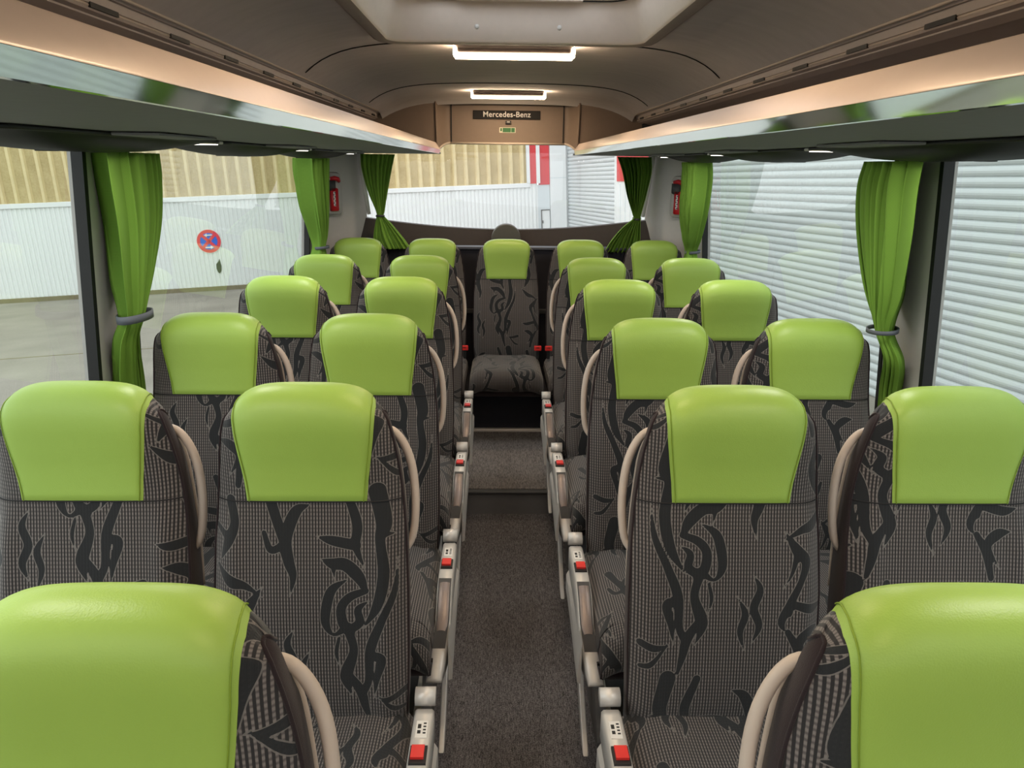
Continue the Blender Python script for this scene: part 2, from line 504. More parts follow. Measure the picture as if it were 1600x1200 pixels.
floor = struct('floor', bounds(-1.25, 1.25, FRONT_Y, 5.1, -0.06, -0.001), CARPET)
struct('aisle_carpet', bounds(-AISLE, AISLE, FRONT_Y, STEP_Y, -0.001, 0.006), CARPET, floor)
for sx in (-1, 1):
    p = struct('seat_platform', bounds(min(sx * AISLE, sx * 1.22), max(sx * AISLE, sx * 1.22), FRONT_Y + .3, 4.8, -0.001, PLAT), DARKPL, floor)
    struct('platform_edge', bounds(min(sx * (AISLE - .006), sx * (AISLE + .03)), max(sx * (AISLE - .006), sx * (AISLE + .03)), FRONT_Y + .3, STEP_Y + .02, PLAT - .006, PLAT + .008), SILVER, p, bevel=.003)
struct('step_riser', bounds(-AISLE, AISLE, STEP_Y, STEP_Y + .02, 0.006, PLAT - .004), mat('step_rubber', (0.13, 0.125, 0.125), .7), floor)
struct('step_nosing', bounds(-AISLE, AISLE, STEP_Y - .012, STEP_Y + .03, PLAT - .012, PLAT + .002), DARKPL, floor, bevel=.004)
struct('step_carpet', bounds(-AISLE, AISLE, STEP_Y + .02, 4.23, PLAT - .01, PLAT + .006), CARPET2, floor)
struct('step_edge_strip', bounds(-AISLE - .02, AISLE + .02, 4.215, 4.245, PLAT - .002, PLAT + .022), SILVER, floor, bevel=.004)
struct('seat_box', bounds(-.52, .52, 4.245, 4.8, PLAT - .01, PLAT + .26), NAVY, floor)

# side walls with window openings
def wx(z):                                   # half width of the cabin at height z (walls lean inwards)
    return 1.215 - 0.075 * (z - 0.6)
WIN_Z0, WIN_Z1 = 0.80, 1.80
PILLARS = [(-2.6, -2.35), (-0.75, -0.55), (2.03, 2.25), (4.42, 4.62)]
def wall_panel(sx, y0, y1, z0, z1, t=0.045):
    P = [(sx * wx(z0), y0, z0), (sx * wx(z0), y1, z0), (sx * wx(z1), y1, z1), (sx * wx(z1), y0, z1)]
    Q = [(p[0] + sx * t, p[1], p[2]) for p in P]
    V = P + Q
    F = [(0, 1, 2, 3), (7, 6, 5, 4), (0, 4, 5, 1), (1, 5, 6, 2), (2, 6, 7, 3), (3, 7, 4, 0)]
    return V, F
side_walls = {}
for sx, nm in ((-1, 'left'), (1, 'right')):
    parts = [wall_panel(sx, FRONT_Y, 4.62, 0.0, WIN_Z0), wall_panel(sx, FRONT_Y, 4.62, WIN_Z1, 2.02)]
    for a, b in PILLARS:
        parts.append(wall_panel(sx, a, b, WIN_Z0, WIN_Z1))
    wl = struct('wall_' + nm, join(*parts), WALLM)
    side_walls[nm] = wl
    # slanted upper cove between window head and ceiling rail
    V = [(sx * wx(1.86), FRONT_Y, 1.86), (sx * wx(1.86), 4.62, 1.86), (sx * .765, 4.62, Z(.25)), (sx * .765, FRONT_Y, Z(.25))]
    V += [(v[0] + sx * .01, v[1], v[2] + .03) for v in V]
    struct('upper_cove', (V, [(0, 1, 2, 3), (7, 6, 5, 4), (0, 4, 5, 1), (1, 5, 6, 2), (2, 6, 7, 3), (3, 7, 4, 0)]), RAILM, wl)

wn = 0
for sx in (-1, 1):
    for i in range(3):
        y0, y1 = PILLARS[i][1], PILLARS[i + 1][0]
        wn += 1
        win = empty('window_%d' % wn, (0, 0, 0)); win['kind'] = 'structure'
        xo = .022
        V = [(sx * (wx(WIN_Z0) + xo), y0, WIN_Z0), (sx * (wx(WIN_Z0) + xo), y1, WIN_Z0), (sx * (wx(WIN_Z1) + xo), y1, WIN_Z1), (sx * (wx(WIN_Z1) + xo), y0, WIN_Z1)]
        struct('glass_pane', (V, [(0, 1, 2, 3) if sx < 0 else (3, 2, 1, 0)]), GLASS, win)
        k = .018
        seal = join(wall_panel(sx, y0, y0 + k, WIN_Z0, WIN_Z1, .03), wall_panel(sx, y1 - k, y1, WIN_Z0, WIN_Z1, .03),
                    wall_panel(sx, y0, y1, WIN_Z0, WIN_Z0 + k, .05), wall_panel(sx, y0, y1, WIN_Z1 - k, WIN_Z1, .05))
        seal = ([(v[0] - sx * .004, v[1], v[2]) for v in seal[0]], seal[1])
        struct('rubber_seal', seal, BLACK, win)

# rear: corner walls, curved rear window, ledge
def rear_y(x): return 5.08 - 0.20 * (abs(x) / 0.95) ** 2.4
rear = None
NX = 24
xs = [-.92 + 1.84 * i / NX for i in range(NX + 1)]
def zbot(x): return 1.272 + 0.085 * (abs(x) / .92) ** 2
P = [[(x, rear_y(x) + .012, zbot(x) + (1.98 - zbot(x)) * k / 6) for x in xs] for k in range(7)]
rw = empty('window_7'); rw['kind'] = 'structure'
struct('glass_pane', grid(P), CLEAR, rw, smooth=True)
# printed dark border along the lower edge of the glass and the lining below it
def strip(xa, xb, z0f, z1f, dy0, dy1, n=24):
    X = [xa + (xb - xa) * i / n for i in range(n + 1)]
    return grid([[(x, rear_y(x) + dy0, z0f(x)) for x in X], [(x, rear_y(x) + dy1, z1f(x)) for x in X]])
lin = join(strip(-.95, .95, lambda x: 1.10, lambda x: zbot(x), -.03, .0), strip(-.95, .95, lambda x: zbot(x), lambda x: zbot(x) + .004, .0, .03))
wr = struct('wall_rear', join(lin, bounds(-1.2, 1.2, 4.86, 4.9, .0, 1.185)), REARBROWN)
struct('seat_back_panel', bounds(-1.0, 1.0, 4.80, 4.86, .1, 1.17), NAVY, wr)
struct('ledge_edge', bounds(-1.0, 1.0, 4.785, 4.88, 1.17, 1.188), NAVYLIP, wr, bevel=.004)
struct('cross_bar', bounds(-1.0, 1.0, 4.775, 4.80, .755, .785), DARKPL, wr, bevel=.004)
struct('rear_outer_skin', strip(-.95, .95, lambda x: .2, lambda x: zbot(x) - .01, .03, .03), DARKPL, wr)
for sx in (-1, 1):
    # corner panel from the side wall to the rear window
    rows = []
    for k in range(9):
        z = .1 + k * (2.0 - .1) / 8
        xa = wx(z); row = []
        for j in range(9):
            t = j / 8
            x = xa + (.905 - xa) * t ** 1.25
            y = 4.60 + (4.905 - 4.60) * t
            row.append((sx * x, y, z))
        rows.append(row)
    struct('corner_panel', grid(rows, flip=sx > 0), WALLM, wr, smooth=True)
    struct('window_post', tube([(sx * .925, 4.84, 1.80), (sx * .91, 4.862, 1.6), (sx * .885, 4.872, 1.38)], [.016, .015, .012]), WHITEPL, wr, smooth=True)

# ceiling with hatch opening
def ceil_h(x):
    a = min(abs(x) / .74, 1.0)
    return .388 - .014 * a ** 2 - .089 * a ** 5
HX, HY0, HY1 = .405, 1.70, 2.52
xg = sorted(set([-.74 + 1.48 * i / 36 for i in range(37)] + [-HX, HX]))
yg = sorted(set([FRONT_Y + (4.40 - FRONT_Y) * i / 40 for i in range(41)] + [HY0, HY1]))
V = [(x, y, Z(ceil_h(x))) for y in yg for x in xg]
nx = len(xg)
# rear roll-down
for dy, dh in ((.08, .003), (.15, .012), (.21, .03), (.235, .05)):
    V += [(x, 4.40 + dy, Z(ceil_h(x) - dh)) for x in xg]
ny = len(V) // nx
F = []
for j in range(ny - 1):
    for i in range(nx - 1):
        if j + 1 < len(yg):
            cx, cy = (xg[i] + xg[i + 1]) / 2, (yg[j] + yg[j + 1]) / 2
            if abs(cx) < HX and HY0 < cy < HY1: continue
        F.append((j * nx + i, (j + 1) * nx + i, (j + 1) * nx + i + 1, j * nx + i + 1))
ceiling = struct('ceiling', (V, F), CEIL, smooth=True)
# roof skin above, so no daylight leaks through the lining (open over the hatch)
struct('roof_skin', join(bounds(-1.25, -.47, FRONT_Y, 5.1, 2.16, 2.18), bounds(.47, 1.25, FRONT_Y, 5.1, 2.16, 2.18),
       bounds(-.47, .47, FRONT_Y, HY0 - .06, 2.16, 2.18), bounds(-.47, .47, HY1 + .06, 5.1, 2.16, 2.18),
       bounds(-1.25, -1.20, FRONT_Y, 4.7, 1.98, 2.18), bounds(1.20, 1.25, FRONT_Y, 4.7, 1.98, 2.18)), DARKPL, ceiling)
for ys in (2.66, 3.96, 1.05):
    pts = []
    for i in range(41):
        a = -1 + 2 * i / 40
        x = .72 * a
        pts.append((x, ys + .10 * max(0, (abs(a) - .72) / .28) ** 2, Z(ceil_h(x)) - .0005))
    struct('ceiling_joint', tube(pts, .0032, 5), SEAM, ceiling, smooth=True)

# front end of the bus behind the photographer: dash wall, windscreen
wf = struct('wall_front', join(bounds(-1.25, 1.25, FRONT_Y - .05, FRONT_Y, 0, .72), bounds(-1.25, 1.25, FRONT_Y - .05, FRONT_Y, 1.88, 2.18),
            bounds(-1.25, -1.12, FRONT_Y - .05, FRONT_Y, .72, 1.88), bounds(1.12, 1.25, FRONT_Y - .05, FRONT_Y, .72, 1.88)), DARKPL)
wsn = empty('window_8'); wsn['kind'] = 'structure'
struct('glass_pane', ([(-1.12, FRONT_Y - .025, .72), (1.12, FRONT_Y - .025, .72), (1.12, FRONT_Y - .025, 1.88), (-1.12, FRONT_Y - .025, 1.88)], [(0, 1, 2, 3)]), CLEAR, wsn)

# ------------------------------------------------------------------ roof hatch
hatch = tag(empty('roof_hatch', (0, 2.1, Z(.36))), 'cream-framed roof hatch with dark glass lid in the ceiling', 'roof hatch')
def ring_rr(hx, hy, rad, z, n=6): return [(x, y, z) for x, y in rrect(hx, hy, rad, n)]
hy = (HY1 - HY0) / 2
ob('collar', grid([ring_rr(.445, .455, .07, .03), ring_rr(.437, .445, .065, .004), ring_rr(.425, .435, .065, -.002), ring_rr(.395, .405, .06, 0.0)], close_u=True), HATCHDARK, hatch)
ob('inner_frame', grid([ring_rr(.395, .405, .06, 0.0), ring_rr(.387, .397, .06, .004), ring_rr(.36, .375, .07, .09), ring_rr(.355, .372, .08, .115), ring_rr(.32, .345, .08, .118)], close_u=True), HATCHM, hatch)
ob('lid_seal', grid([ring_rr(.345, .362, .08, .112), ring_rr(.345, .362, .08, .135), ring_rr(.30, .33, .08, .135)], close_u=True), BLACK, hatch)
lid = ring_rr(.36, .38, .08, .143)
ob('glass_lid', (lid, [tuple(range(len(lid)))[::-1]]), ROOFGLASS, hatch, smooth=False)
for x, y, nrm in ((-.12, .391, (0, -1, .2)), (.135, .391, (0, -1, .2)), (-.385, .28, (1, 0, .2)), (.385, .28, (-1, 0, .2))):
    ob('bolt', cyl((x, y, .045), nrm, .009, .007, 12, .006), WHITEPL, hatch)
ob('latch_rail', bounds(-.18, .2, .33, .352, .108, .12), HATCHM, hatch, bevel=.003)

# ------------------------------------------------------------------ ceiling lamps
def lamp(y, label):
    L = tag(empty('ceiling_lamp', (0, y, Z(.385))), label, 'ceiling lamp', 'warm light bars on the ceiling')
    prof = rrect(.198, .04, .012)
    ob('housing', loft([[(px, py, -.002) for px, py in prof], [(px * .995, py * .97, -.028) for px, py in prof]]), mat('dark_lamp_housing', (.03, .022, .02), .25) if 'dark_lamp_housing' not in MATS else MATS['dark_lamp_housing'], L)
    # U-shaped lit diffuser round the underside and both ends
    ob('diffuser', join(bounds(-.204, .204, -.043, .043, -.0375, -.0285), bounds(-.206, -.199, -.043, -.01, -.0375, -.004), bounds(.199, .206, -.043, -.01, -.0375, -.004)), LED, L, bevel=.004)
    return L
lamp(2.74, 'wide warm light bar on the ceiling just behind the roof hatch')
lamp(4.36, 'small warm light bar on the ceiling close to the rear bulkhead')
lamp(1.25, 'added unseen fill light bar on the ceiling ahead of the roof hatch')  # this bar and the next two are added out of view to brighten the cabin
lamp(-0.15, 'added unseen fill light bar on the ceiling above the camera')
lamp(-1.55, 'added unseen fill light bar on the ceiling at the front of the bus')

# ------------------------------------------------------------------ luggage racks
def rack(sx):
    side = 'left' if sx < 0 else 'right'
    L = tag(empty('luggage_rack', (0, 0, Z(.06))), '%s overhead luggage rack with champagne fascia and mirror-bright lower band' % side, 'luggage rack', 'overhead luggage racks')
    y0, y1 = FRONT_Y + .2, BULK_Y - .004
    def ext(pts, y0=y0, y1=y1, n=24):
        return grid([[(sx * x, y0 + (y1 - y0) * k / n, h - .06) for x, h in pts] for k in range(n + 1)], flip=sx < 0)
    fas = catmull([(.400, .078), (.401, .081), (.408, .093), (.417, .106), (.424, .115), (.428, .119), (.434, .119), (.439, .114), (.437, .10)], 34)
    ob('fascia', ext([tuple(p) for p in fas]), FASCIA, L)
    ch = [(.410, .0552), (.4052, .0560), (.4000, .0775), (.4025, .0785)]
    ob('chrome_band', ext(ch), CHROME, L, smooth=False)
    ob('underside', ext([(1.125, .056), (.90, .056), (.60, .0555), (.410, .0552)][::-1]), UNDER, L)
    ob('tray', ext([(.437, .10), (.445, .072), (.80, .07), (1.125, .075)]), RAILM, L)
    ob('rear_cap', prism_y([(sx * x, h - .06) for x, h in [(.41, .056), (.400, .078), (.428, .119), (.437, .10), (.445, .072), (1.12, .07), (1.12, .056)]], y1 - .002, y1), FASCIA, L)
    return L
racks = {-1: rack(-1), 1: rack(1)}

# ceiling rail with slots: belongs to the shell
tn = 0
for sx in (-1, 1):
    tn += 1
    prof = [(.735, .292), (.742, .281), (.748, .283), (.752, .277), (.760, .277), (.764, .262), (.774, .258), (.778, .244), (.80, .236)]
    n = 16
    t = struct('trim_%d' % tn, grid([[(sx * x, FRONT_Y + (BULK_Y - FRONT_Y) * k / n, Z(h)) for x, h in prof] for k in range(n + 1)], flip=sx < 0), RAILM, smooth=False)
    struct('bright_bead', tube([(sx * .742, FRONT_Y, Z(.283)), (sx * .742, BULK_Y - .01, Z(.283))], .0035, 6), BEIGE, t, smooth=True)
    struct('bright_bead', tube([(sx * .768, FRONT_Y, Z(.2585)), (sx * .768, BULK_Y - .01, Z(.2585))], .003, 6), BEIGE, t, smooth=True)
    for k in range(18):
        y = -1.16 + .33 * k
        if y > 4.5: break
        struct('rail_slot', bounds(min(sx * .762, sx * .775), max(sx * .762, sx * .775), y - .05, y + .05, Z(.2545), Z(.2635)), BLACK, t)

# overhead service panels (black bowls with reading lenses and added fill lights) on the outer half of each rack underside
PSU_LABELS = {}
def service_panel(sx, ya, yb, idx, last):
    side = 'left' if sx < 0 else 'right'
    order = ['front', 'second', 'third', 'fourth', 'rearmost'][idx]
    yc = (ya + yb) / 2; hl = (yb - ya) / 2 - .01
    L = tag(empty('overhead_service_panel', (sx * .985, yc, Z(.056))), '%s black bulging service panel under the %s luggage rack' % (order, side), 'service panel', 'black overhead service panels')
    rows = []
    nu, nv = 24, 14
    for i in range(nu + 1):
        a = -1 + 2 * i / nu
        row = []
        for j in range(nv + 1):
            b = -1 + 2 * j / nv
            d = .004 + .036 * (1 - abs(a) ** 2.6) * (1 - abs(b) ** 3)
            row.append((sx * .125 * b, a * hl, -d))
        rows.append(row)
    ob('bowl', grid(rows, flip=sx > 0), BLACKGLOSS, L)
    ob('rim', tube([(sx * px, py, -.005) for px, py in rrect(.13, hl + .003, .05)], .005, 6, closed=True), BLACK, L)
    # reading lamp strip at the joint with the next panel
    ob('lamp_bracket', bounds(min(-sx * .13, -sx * .03), max(-sx * .13, -sx * .03), hl - .02, hl + .008, -.010, -.002), SILVER, L, bevel=.003)
    ob('reading_lens', bounds(min(-sx * .115, -sx * .045), max(-sx * .115, -sx * .045), hl - .016, hl + .005, -.0125, -.010), READ, L, bevel=.002)
    ob('air_nozzle', cyl((sx * .03, -.1, -.040), (0, 0, 1), .022, .012, 18, .026), BLACK, L)
    ob('air_nozzle', cyl((sx * .03, .12, -.040), (0, 0, 1), .022, .012, 18, .026), BLACK, L)
    # added fill light with no seen source, brightens the seats from above
    for dx in (.0,):
        ld = bpy.data.lights.new('seat_fill_light', 'AREA'); ld.shape = 'RECTANGLE'; ld.size = .09; ld.size_y = .30
        ld.energy = SEAT_FILL_W; ld.color = (1.0, .95, .88)
        lo = bpy.data.objects.new('seat_fill_light', ld); COL.objects.link(lo); lo.parent = L
        lo.location = (-sx * .19, 0, -.012); lo.rotation_euler = (0, 0, 0)
    ob('fill_light_panel', bounds(-sx * .19 - .05, -sx * .19 + .05, -.16, .16, -.008, -.002), UNDER, L, bevel=.002)  # made-up mount behind the added fill light
    return L
ys = [-.83, .21, 1.25, 2.28, 3.34, 4.38]
for sx in (-1, 1):
    for i in range(5):
        service_panel(sx, ys[i], ys[i + 1], i, i == 4)

# ------------------------------------------------------------------ rear bulkhead above the window
bh = struct('trim_3', join(*[prism_y([(sx * .42, Z(.062)), (sx * .80, Z(.062)), (sx * .80, Z(.30)), (sx * .60, Z(.34)), (sx * .42, Z(.352))], BULK_Y, BULK_Y + .03) for sx in (-1, 1)]), BULK)
# curved returns from the side blocks to the centre panel
for sx in (-1, 1):
    rows = []
    for k in range(10):
        t = k / 9
        hb = .118 - .055 * (1 - t) ** 2.2 if t < 1 else .118
        x = .42 - .075 * t
        y = BULK_Y + .085 * math.sin(t * math.pi / 2)
        rows.append([(sx * x, y, Z(hb)), (sx * x, y, Z(.25)), (sx * x, y, Z(.36))])
    struct('corner_return', grid(rows, flip=sx < 0), BULK, bh, smooth=True)
    edge = [(sx * (.425 - .08 * t), BULK_Y - .004 + .088 * math.sin(t * math.pi / 2), Z(.118 - .055 * (1 - t) ** 2.2)) for t in [k / 12 for k in range(13)]]
    struct('edge_bead', tube(edge, .007, 8), BEIGE, bh, smooth=True)
    struct('edge_bead', tube([(sx * .42, BULK_Y - .004, Z(.062)), (sx * .422, BULK_Y - .004, Z(.20)), (sx * .425, BULK_Y - .004, Z(.352))], .006, 8), BULK, bh, smooth=True)
    struct('panel_gap', bounds(sx * .338 - .003, sx * .338 + .003, BULK_Y + .078, BULK_Y + .09, Z(.12), Z(.36)), BLACK, bh)
    struct('block_soffit', bounds(min(sx * .42, sx * .95), max(sx * .42, sx * .95), BULK_Y, 4.9, Z(.056), Z(.066)), UNDER, bh)
struct('centre_panel', bounds(-.345, .345, BULK_Y + .084, BULK_Y + .10, Z(.118), Z(.36)), BULK, bh)
struct('edge_bead', tube([(-.345, BULK_Y + .08, Z(.118)), (.345, BULK_Y + .08, Z(.118))], .007, 8), BEIGE, bh, smooth=True)
struct('panel_soffit', bounds(-.42, .42, BULK_Y + .09, 5.1, Z(.122), Z(.132)), BULK, bh)
struct('roof_closure', join(bounds(-.95, .95, 5.0, 5.1, 1.84, 2.18), bounds(-1.25, -.80, BULK_Y + .005, 5.0, 1.78, 2.18), bounds(.80, 1.25, BULK_Y + .005, 5.0, 1.78, 2.18), bounds(-1.25,1.25,4.66,5.1,2.06,2.1)), DARKPL, bh)

py = BULK_Y + .083
sign = tag(empty('name_plate', (-.005, py, Z(.282))), 'dark plate with pale serif lettering on the brown rear bulkhead', 'name plate')
ob('plate', box((0, -.004, 0), (.405, .008, .050)), mat('smoked_plate', (.012, .010, .010), .6, spec=.2), sign, smooth=False, bevel=.002)
def text_mesh(name, body, size, material, parent, loc, rot, extrude=.001, shear=0):
    cu = bpy.data.curves.new(name, 'FONT'); cu.body = body; cu.size = size; cu.align_x = 'CENTER'; cu.align_y = 'CENTER'
    cu.extrude = extrude; cu.space_character = 1.05; cu.offset = .0004
    tmp = bpy.data.objects.new('tmp', cu); COL.objects.link(tmp)
    dg = bpy.context.evaluated_depsgraph_get()
    me = bpy.data.meshes.new_from_object(tmp.evaluated_get(dg))
    bpy.data.objects.remove(tmp, do_unlink=True)
    me.materials.clear(); me.materials.append(material)
    return link(name, me, parent, loc, rot)
text_mesh('lettering', 'Mercedes-Benz', .044, TEXTGREY, sign, (0, -.0085, .0015), (R(90), 0, 0))
cs = tag(empty('bulkhead_latch', (.005, py, Z(.240))), 'tiny dark latch below the name plate on the bulkhead', 'latch')
ob('latch_body', box((0, -.008, 0), (.034, .016, .018)), BLACK, cs, bevel=.002)
ob('latch_lens', box((0, -.017, .002), (.018, .002, .006)), TEXTGREY, cs)
ex = tag(empty('exit_sticker', (0.0, py, Z(.196))), 'small green and white emergency exit sticker above the rear window', 'sticker')
ob('backing', box((0, -.001, 0), (.098, .002, .030)), mat('sticker_white', (.62, .60, .45), .5), ex, smooth=False)
ob('green_field', box((-.004, -.0025, 0), (.050, .002, .025)), GREENSIGN, ex, smooth=False)
ob('green_field', box((.034, -.0025, 0), (.022, .002, .025)), GREENSIGN, ex, smooth=False)
ob('pictogram', box((-.038, -.0025, .002), (.010, .002, .018)), GREENSIGN, ex, smooth=False)
cover = tag(empty('lamp_cover', (.0, 5.02, 1.22)), 'grey half-round cover at the middle of the rear window sill', 'cover')
V = []
nd = 28
prof = [(.098 * math.cos(math.pi * k / nd), .098 * math.sin(math.pi * k / nd)) for k in range(nd + 1)]
ob('cover_shell', prism_y([(x, z) for x, z in prof], -.06, .03), mat('olive_grey_cover', (.085, .082, .070), .6), cover, bevel=.008)
ob('cover_foot', bounds(-.098, .098, -.06, .03, -.06, .002), MATS['olive_grey_cover'], cover, smooth=False)

# ------------------------------------------------------------------ seats
HEAD_Z = 0.900        # lower edge of the leather head panel (local)
FRONT_PROFILE = [(-.100, .395), (-.110, .46), (-.102, .56), (-.078, .70), (-.048, .82), (-.030, .895), (-.026, .96), (-.029, 1.02), (-.031, 1.065), (-.026, 1.098), (-.008, 1.123), (.018, 1.133), (.046, 1.128), (.068, 1.105)]
WIDTHS = [(.395, .196), (.46, .201), (.58, .204), (.70, .204), (.82, .200), (.895, .194), (.96, .187), (1.02, .179), (1.06, .172), (1.102, .164), (1.128, .157), (1.14, .154)]
def width_at(z):
    return float(np.interp(z, [a for a, b in WIDTHS], [b for a, b in WIDTHS]))
NT, NU = 190, 97
prof = np.array(catmull(FRONT_PROFILE, 600))
seg = np.r_[0, np.cumsum(np.hypot(*np.diff(prof, axis=0).T))]
LEN = seg[-1]
def prof_at(s):
    y = np.interp(s, seg, prof[:, 0]); z = np.interp(s, seg, prof[:, 1])
    e = .004
    y2, z2 = np.interp(min(s + e, LEN), seg, prof[:, 0]), np.interp(min(s + e, LEN), seg, prof[:, 1])
    y1, z1 = np.interp(max(s - e, 0), seg, prof[:, 0]), np.interp(max(s - e, 0), seg, prof[:, 1])
    t = np.array([y2 - y1, z2 - z1]); t /= np.linalg.norm(t)
    return y, z, -t[1], t[0]            # point and outward normal (front side)
S_HEAD = float(np.interp(HEAD_Z, prof[:380, 1], seg[:380]))
S_CROWN = float(seg[np.argmax(prof[:, 1])])
def wmax(s):
    y, z, ny, nz = prof_at(s)
    return width_at(z) if s <= S_CROWN else width_at(z) * .995
def surf(s, x, off=0.0):
    """point on the upholstery: running length s, lateral x"""
    y, z, ny, nz = prof_at(s)
    wv = wmax(s)
    a = min(abs(x) / wv, 1.0)
    body = min(1.0, max(0.0, (HEAD_Z + .02 - z) / .12))
    drop = .036 * a ** 6 - body * .012 * math.exp(-((a - .80) / .13) ** 2)      # rounded edges, slight side bolsters
    # crown of the head falls away to the sides
    dz = -.020 * a ** 3 * max(0.0, min(1.0, (z - .94) / .19))
    return (x, y - ny * (drop - off) , z - nz * (drop - off) + dz)

def backrest_mesh(name, flip, dx, ds):
    P, U, S = [], [], []
    for i in range(NT):
        s = LEN * i / (NT - 1)
        wv = wmax(s)
        P.append([surf(s, wv * (-1 + 2 * j / (NU - 1))) for j in range(NU)])
        U.append([wv * (-1 + 2 * j / (NU - 1)) for j in range(NU)])
        S.append([S_HEAD - s] * NU)
    return fabric_grid(name, P, U, S, flip, dx, ds)

# green head panel: half width along its running length
S_GTOP = LEN - .006
def ghalf(t):
    pts = [(0, .123), (.14, .127), (.30, .134), (.45, .140), (.60, .1435), (.75, .144), (.88, .140), (1.0, .135)]
    return float(np.interp(t, [a for a, b in pts], [b for a, b in pts]))
def head_panel_mesh():
    rows = []
    n, k = 44, 33
    for i in range(n):
        t = i / (n - 1)
        s = S_HEAD + (S_GTOP - S_HEAD) * t
        g = ghalf(t)
        row = []
        for j in range(k):
            b = -1 + 2 * j / (k - 1)
            e = min(1, (1 - abs(b)) * 9) * min(1, t * 26)
            row.append(surf(s, g * b, .0005 + .0045 * math.sqrt(max(e, 0))))
        rows.append(row)
    return mesh_data('head_panel', *grid(rows), LEATHER)
def head_seam_mesh(inset, sx):
    pts = [surf(S_HEAD + (S_GTOP - S_HEAD) * i / 39, sx * (ghalf(i / 39) - inset), .0048) for i in range(40)]
    return mesh_data('stitching', *tube(pts, .0011, 5), PIPING)

BACK_PROFILE = [(.068, 1.105), (.078, 1.07), (.082, 1.01), (.082, .90), (.072, .76), (.052, .60), (.026, .45), (.0, .36)]
bprof = np.array(catmull(BACK_PROFILE, 60))
def back_row(y, z, b):
    e = surf(LEN, wmax(LEN))
    k = max(0.0, min(1.0, (z - .98) / .125))           # blend into the rolled-over top edge
    wv = width_at(z) * .935 * (1 - k) + wmax(LEN) * k
    p = surf(LEN, wmax(LEN) * b)
    return (wv * b, y - .012 * abs(b) ** 4 * (1 - k) + (p[1] - FRONT_PROFILE[-1][0]) * k, z + (p[2] - FRONT_PROFILE[-1][1]) * k)
def back_shell_mesh():
    return mesh_data('back_shell', *grid([[back_row(y, z, -1 + 2 * j / 16) for j in range(17)] for y, z in bprof]), VELOUR)
def side_panel_mesh(sx):
    """velour flank closing the body between the front upholstery edge and the back shell edge"""
    fr = [surf(S_CROWN * i / 79, sx * wmax(S_CROWN * i / 79)) for i in range(80)]
    bk = [surf(S_CROWN + (LEN - S_CROWN) * i / 19, sx * wmax(S_CROWN + (LEN - S_CROWN) * i / 19)) for i in range(20)]
    bk += [back_row(y, z, sx) for y, z in bprof[1:]]
    bk = np.array(bk)[::-1]; fr = np.array(fr)
    def at(C, f):
        L_ = np.r_[0, np.cumsum(np.linalg.norm(np.diff(C, axis=0), axis=1))]; L_ /= L_[-1]
        return np.array([np.interp(f, L_, C[:, k]) for k in range(3)])
    rows = []
    for i in range(70):
        f = i / 69
        A, B = at(fr, f), at(bk, f)
        g = .006 * min(1.0, np.linalg.norm(A - B) / .06)
        rows.append([tuple(A * (1 - t) + B * t + np.array([sx * g * math.sin(math.pi * t) ** .7, 0, 0])) for t in [j / 8 for j in range(9)]])
    return mesh_data('side_panel', *grid(rows, flip=sx < 0), VELOUR)
def piping_edge_mesh(sx):
    pts = [surf(LEN * i / 49, sx * wmax(LEN * i / 49) * 1.0, .001) for i in range(50)]
    return mesh_data('edge_piping', *tube(pts, .0028, 6), VELOUR)
def top_seam_mesh():
    pts = [surf(S_HEAD - .002, wmax(S_HEAD) * (-1 + 2 * j / 40), .0003) for j in range(41)]
    return mesh_data('cross_seam', *tube(pts, .0016, 5), SEAM)

CUSH = [(-.48, .318), (-.535, .324), (-.565, .350), (-.572, .385), (-.560, .424), (-.525, .446), (-.45, .449), (-.34, .442), (-.22, .436), (-.06, .432)]
cprof = np.array(catmull(CUSH, 300)); cseg = np.r_[0, np.cumsum(np.hypot(*np.diff(cprof, axis=0).T))]
def cushion_mesh(name, hw, flip, dx, ds):
    n, k = 110, 61
    P, U, S = [], [], []
    for i in range(n):
        s = cseg[-1] * i / (n - 1)
        y, z = np.interp(s, cseg, cprof[:, 0]), np.interp(s, cseg, cprof[:, 1])
        row, ur = [], []
        for j in range(k):
            b = -1 + 2 * j / (k - 1)
            a = abs(b)
            dn = .055 * a ** 9 + .004 * math.exp(-((a - .6) / .2) ** 2) * -1
            x = hw * b * (1 - .0 * a)
            yy = y + (.02 * a ** 6 if y < -.5 else 0)
            row.append((x, yy, max(z - dn, .312))); ur.append(x)
        P.append(row); U.append(ur); S.append([cseg[-1] - s] * k)
    return fabric_grid(name, P, U, S, flip, dx, ds)
def cushion_side_mesh(hw):
    def one(sx):
        rows = []
        for i in range(40):
            s = cseg[-1] * i / 39
            y, z = np.interp(s, cseg, cprof[:, 0]), np.interp(s, cseg, cprof[:, 1])
            zz = max(z - .055, .312); yy = y + (.02 if y < -.5 else 0)
            rows.append([(sx * hw, yy, zz), (sx * (hw + .004), yy, (zz + .31) / 2), (sx * (hw - .004), yy, .31)])
        return grid(rows, flip=sx < 0)
    bot = bounds(-hw + .004, hw - .004, -.53, -.08, .295, .318)
    return mesh_data('cushion_base', *join(one(-1), one(1), bot), VELOUR)

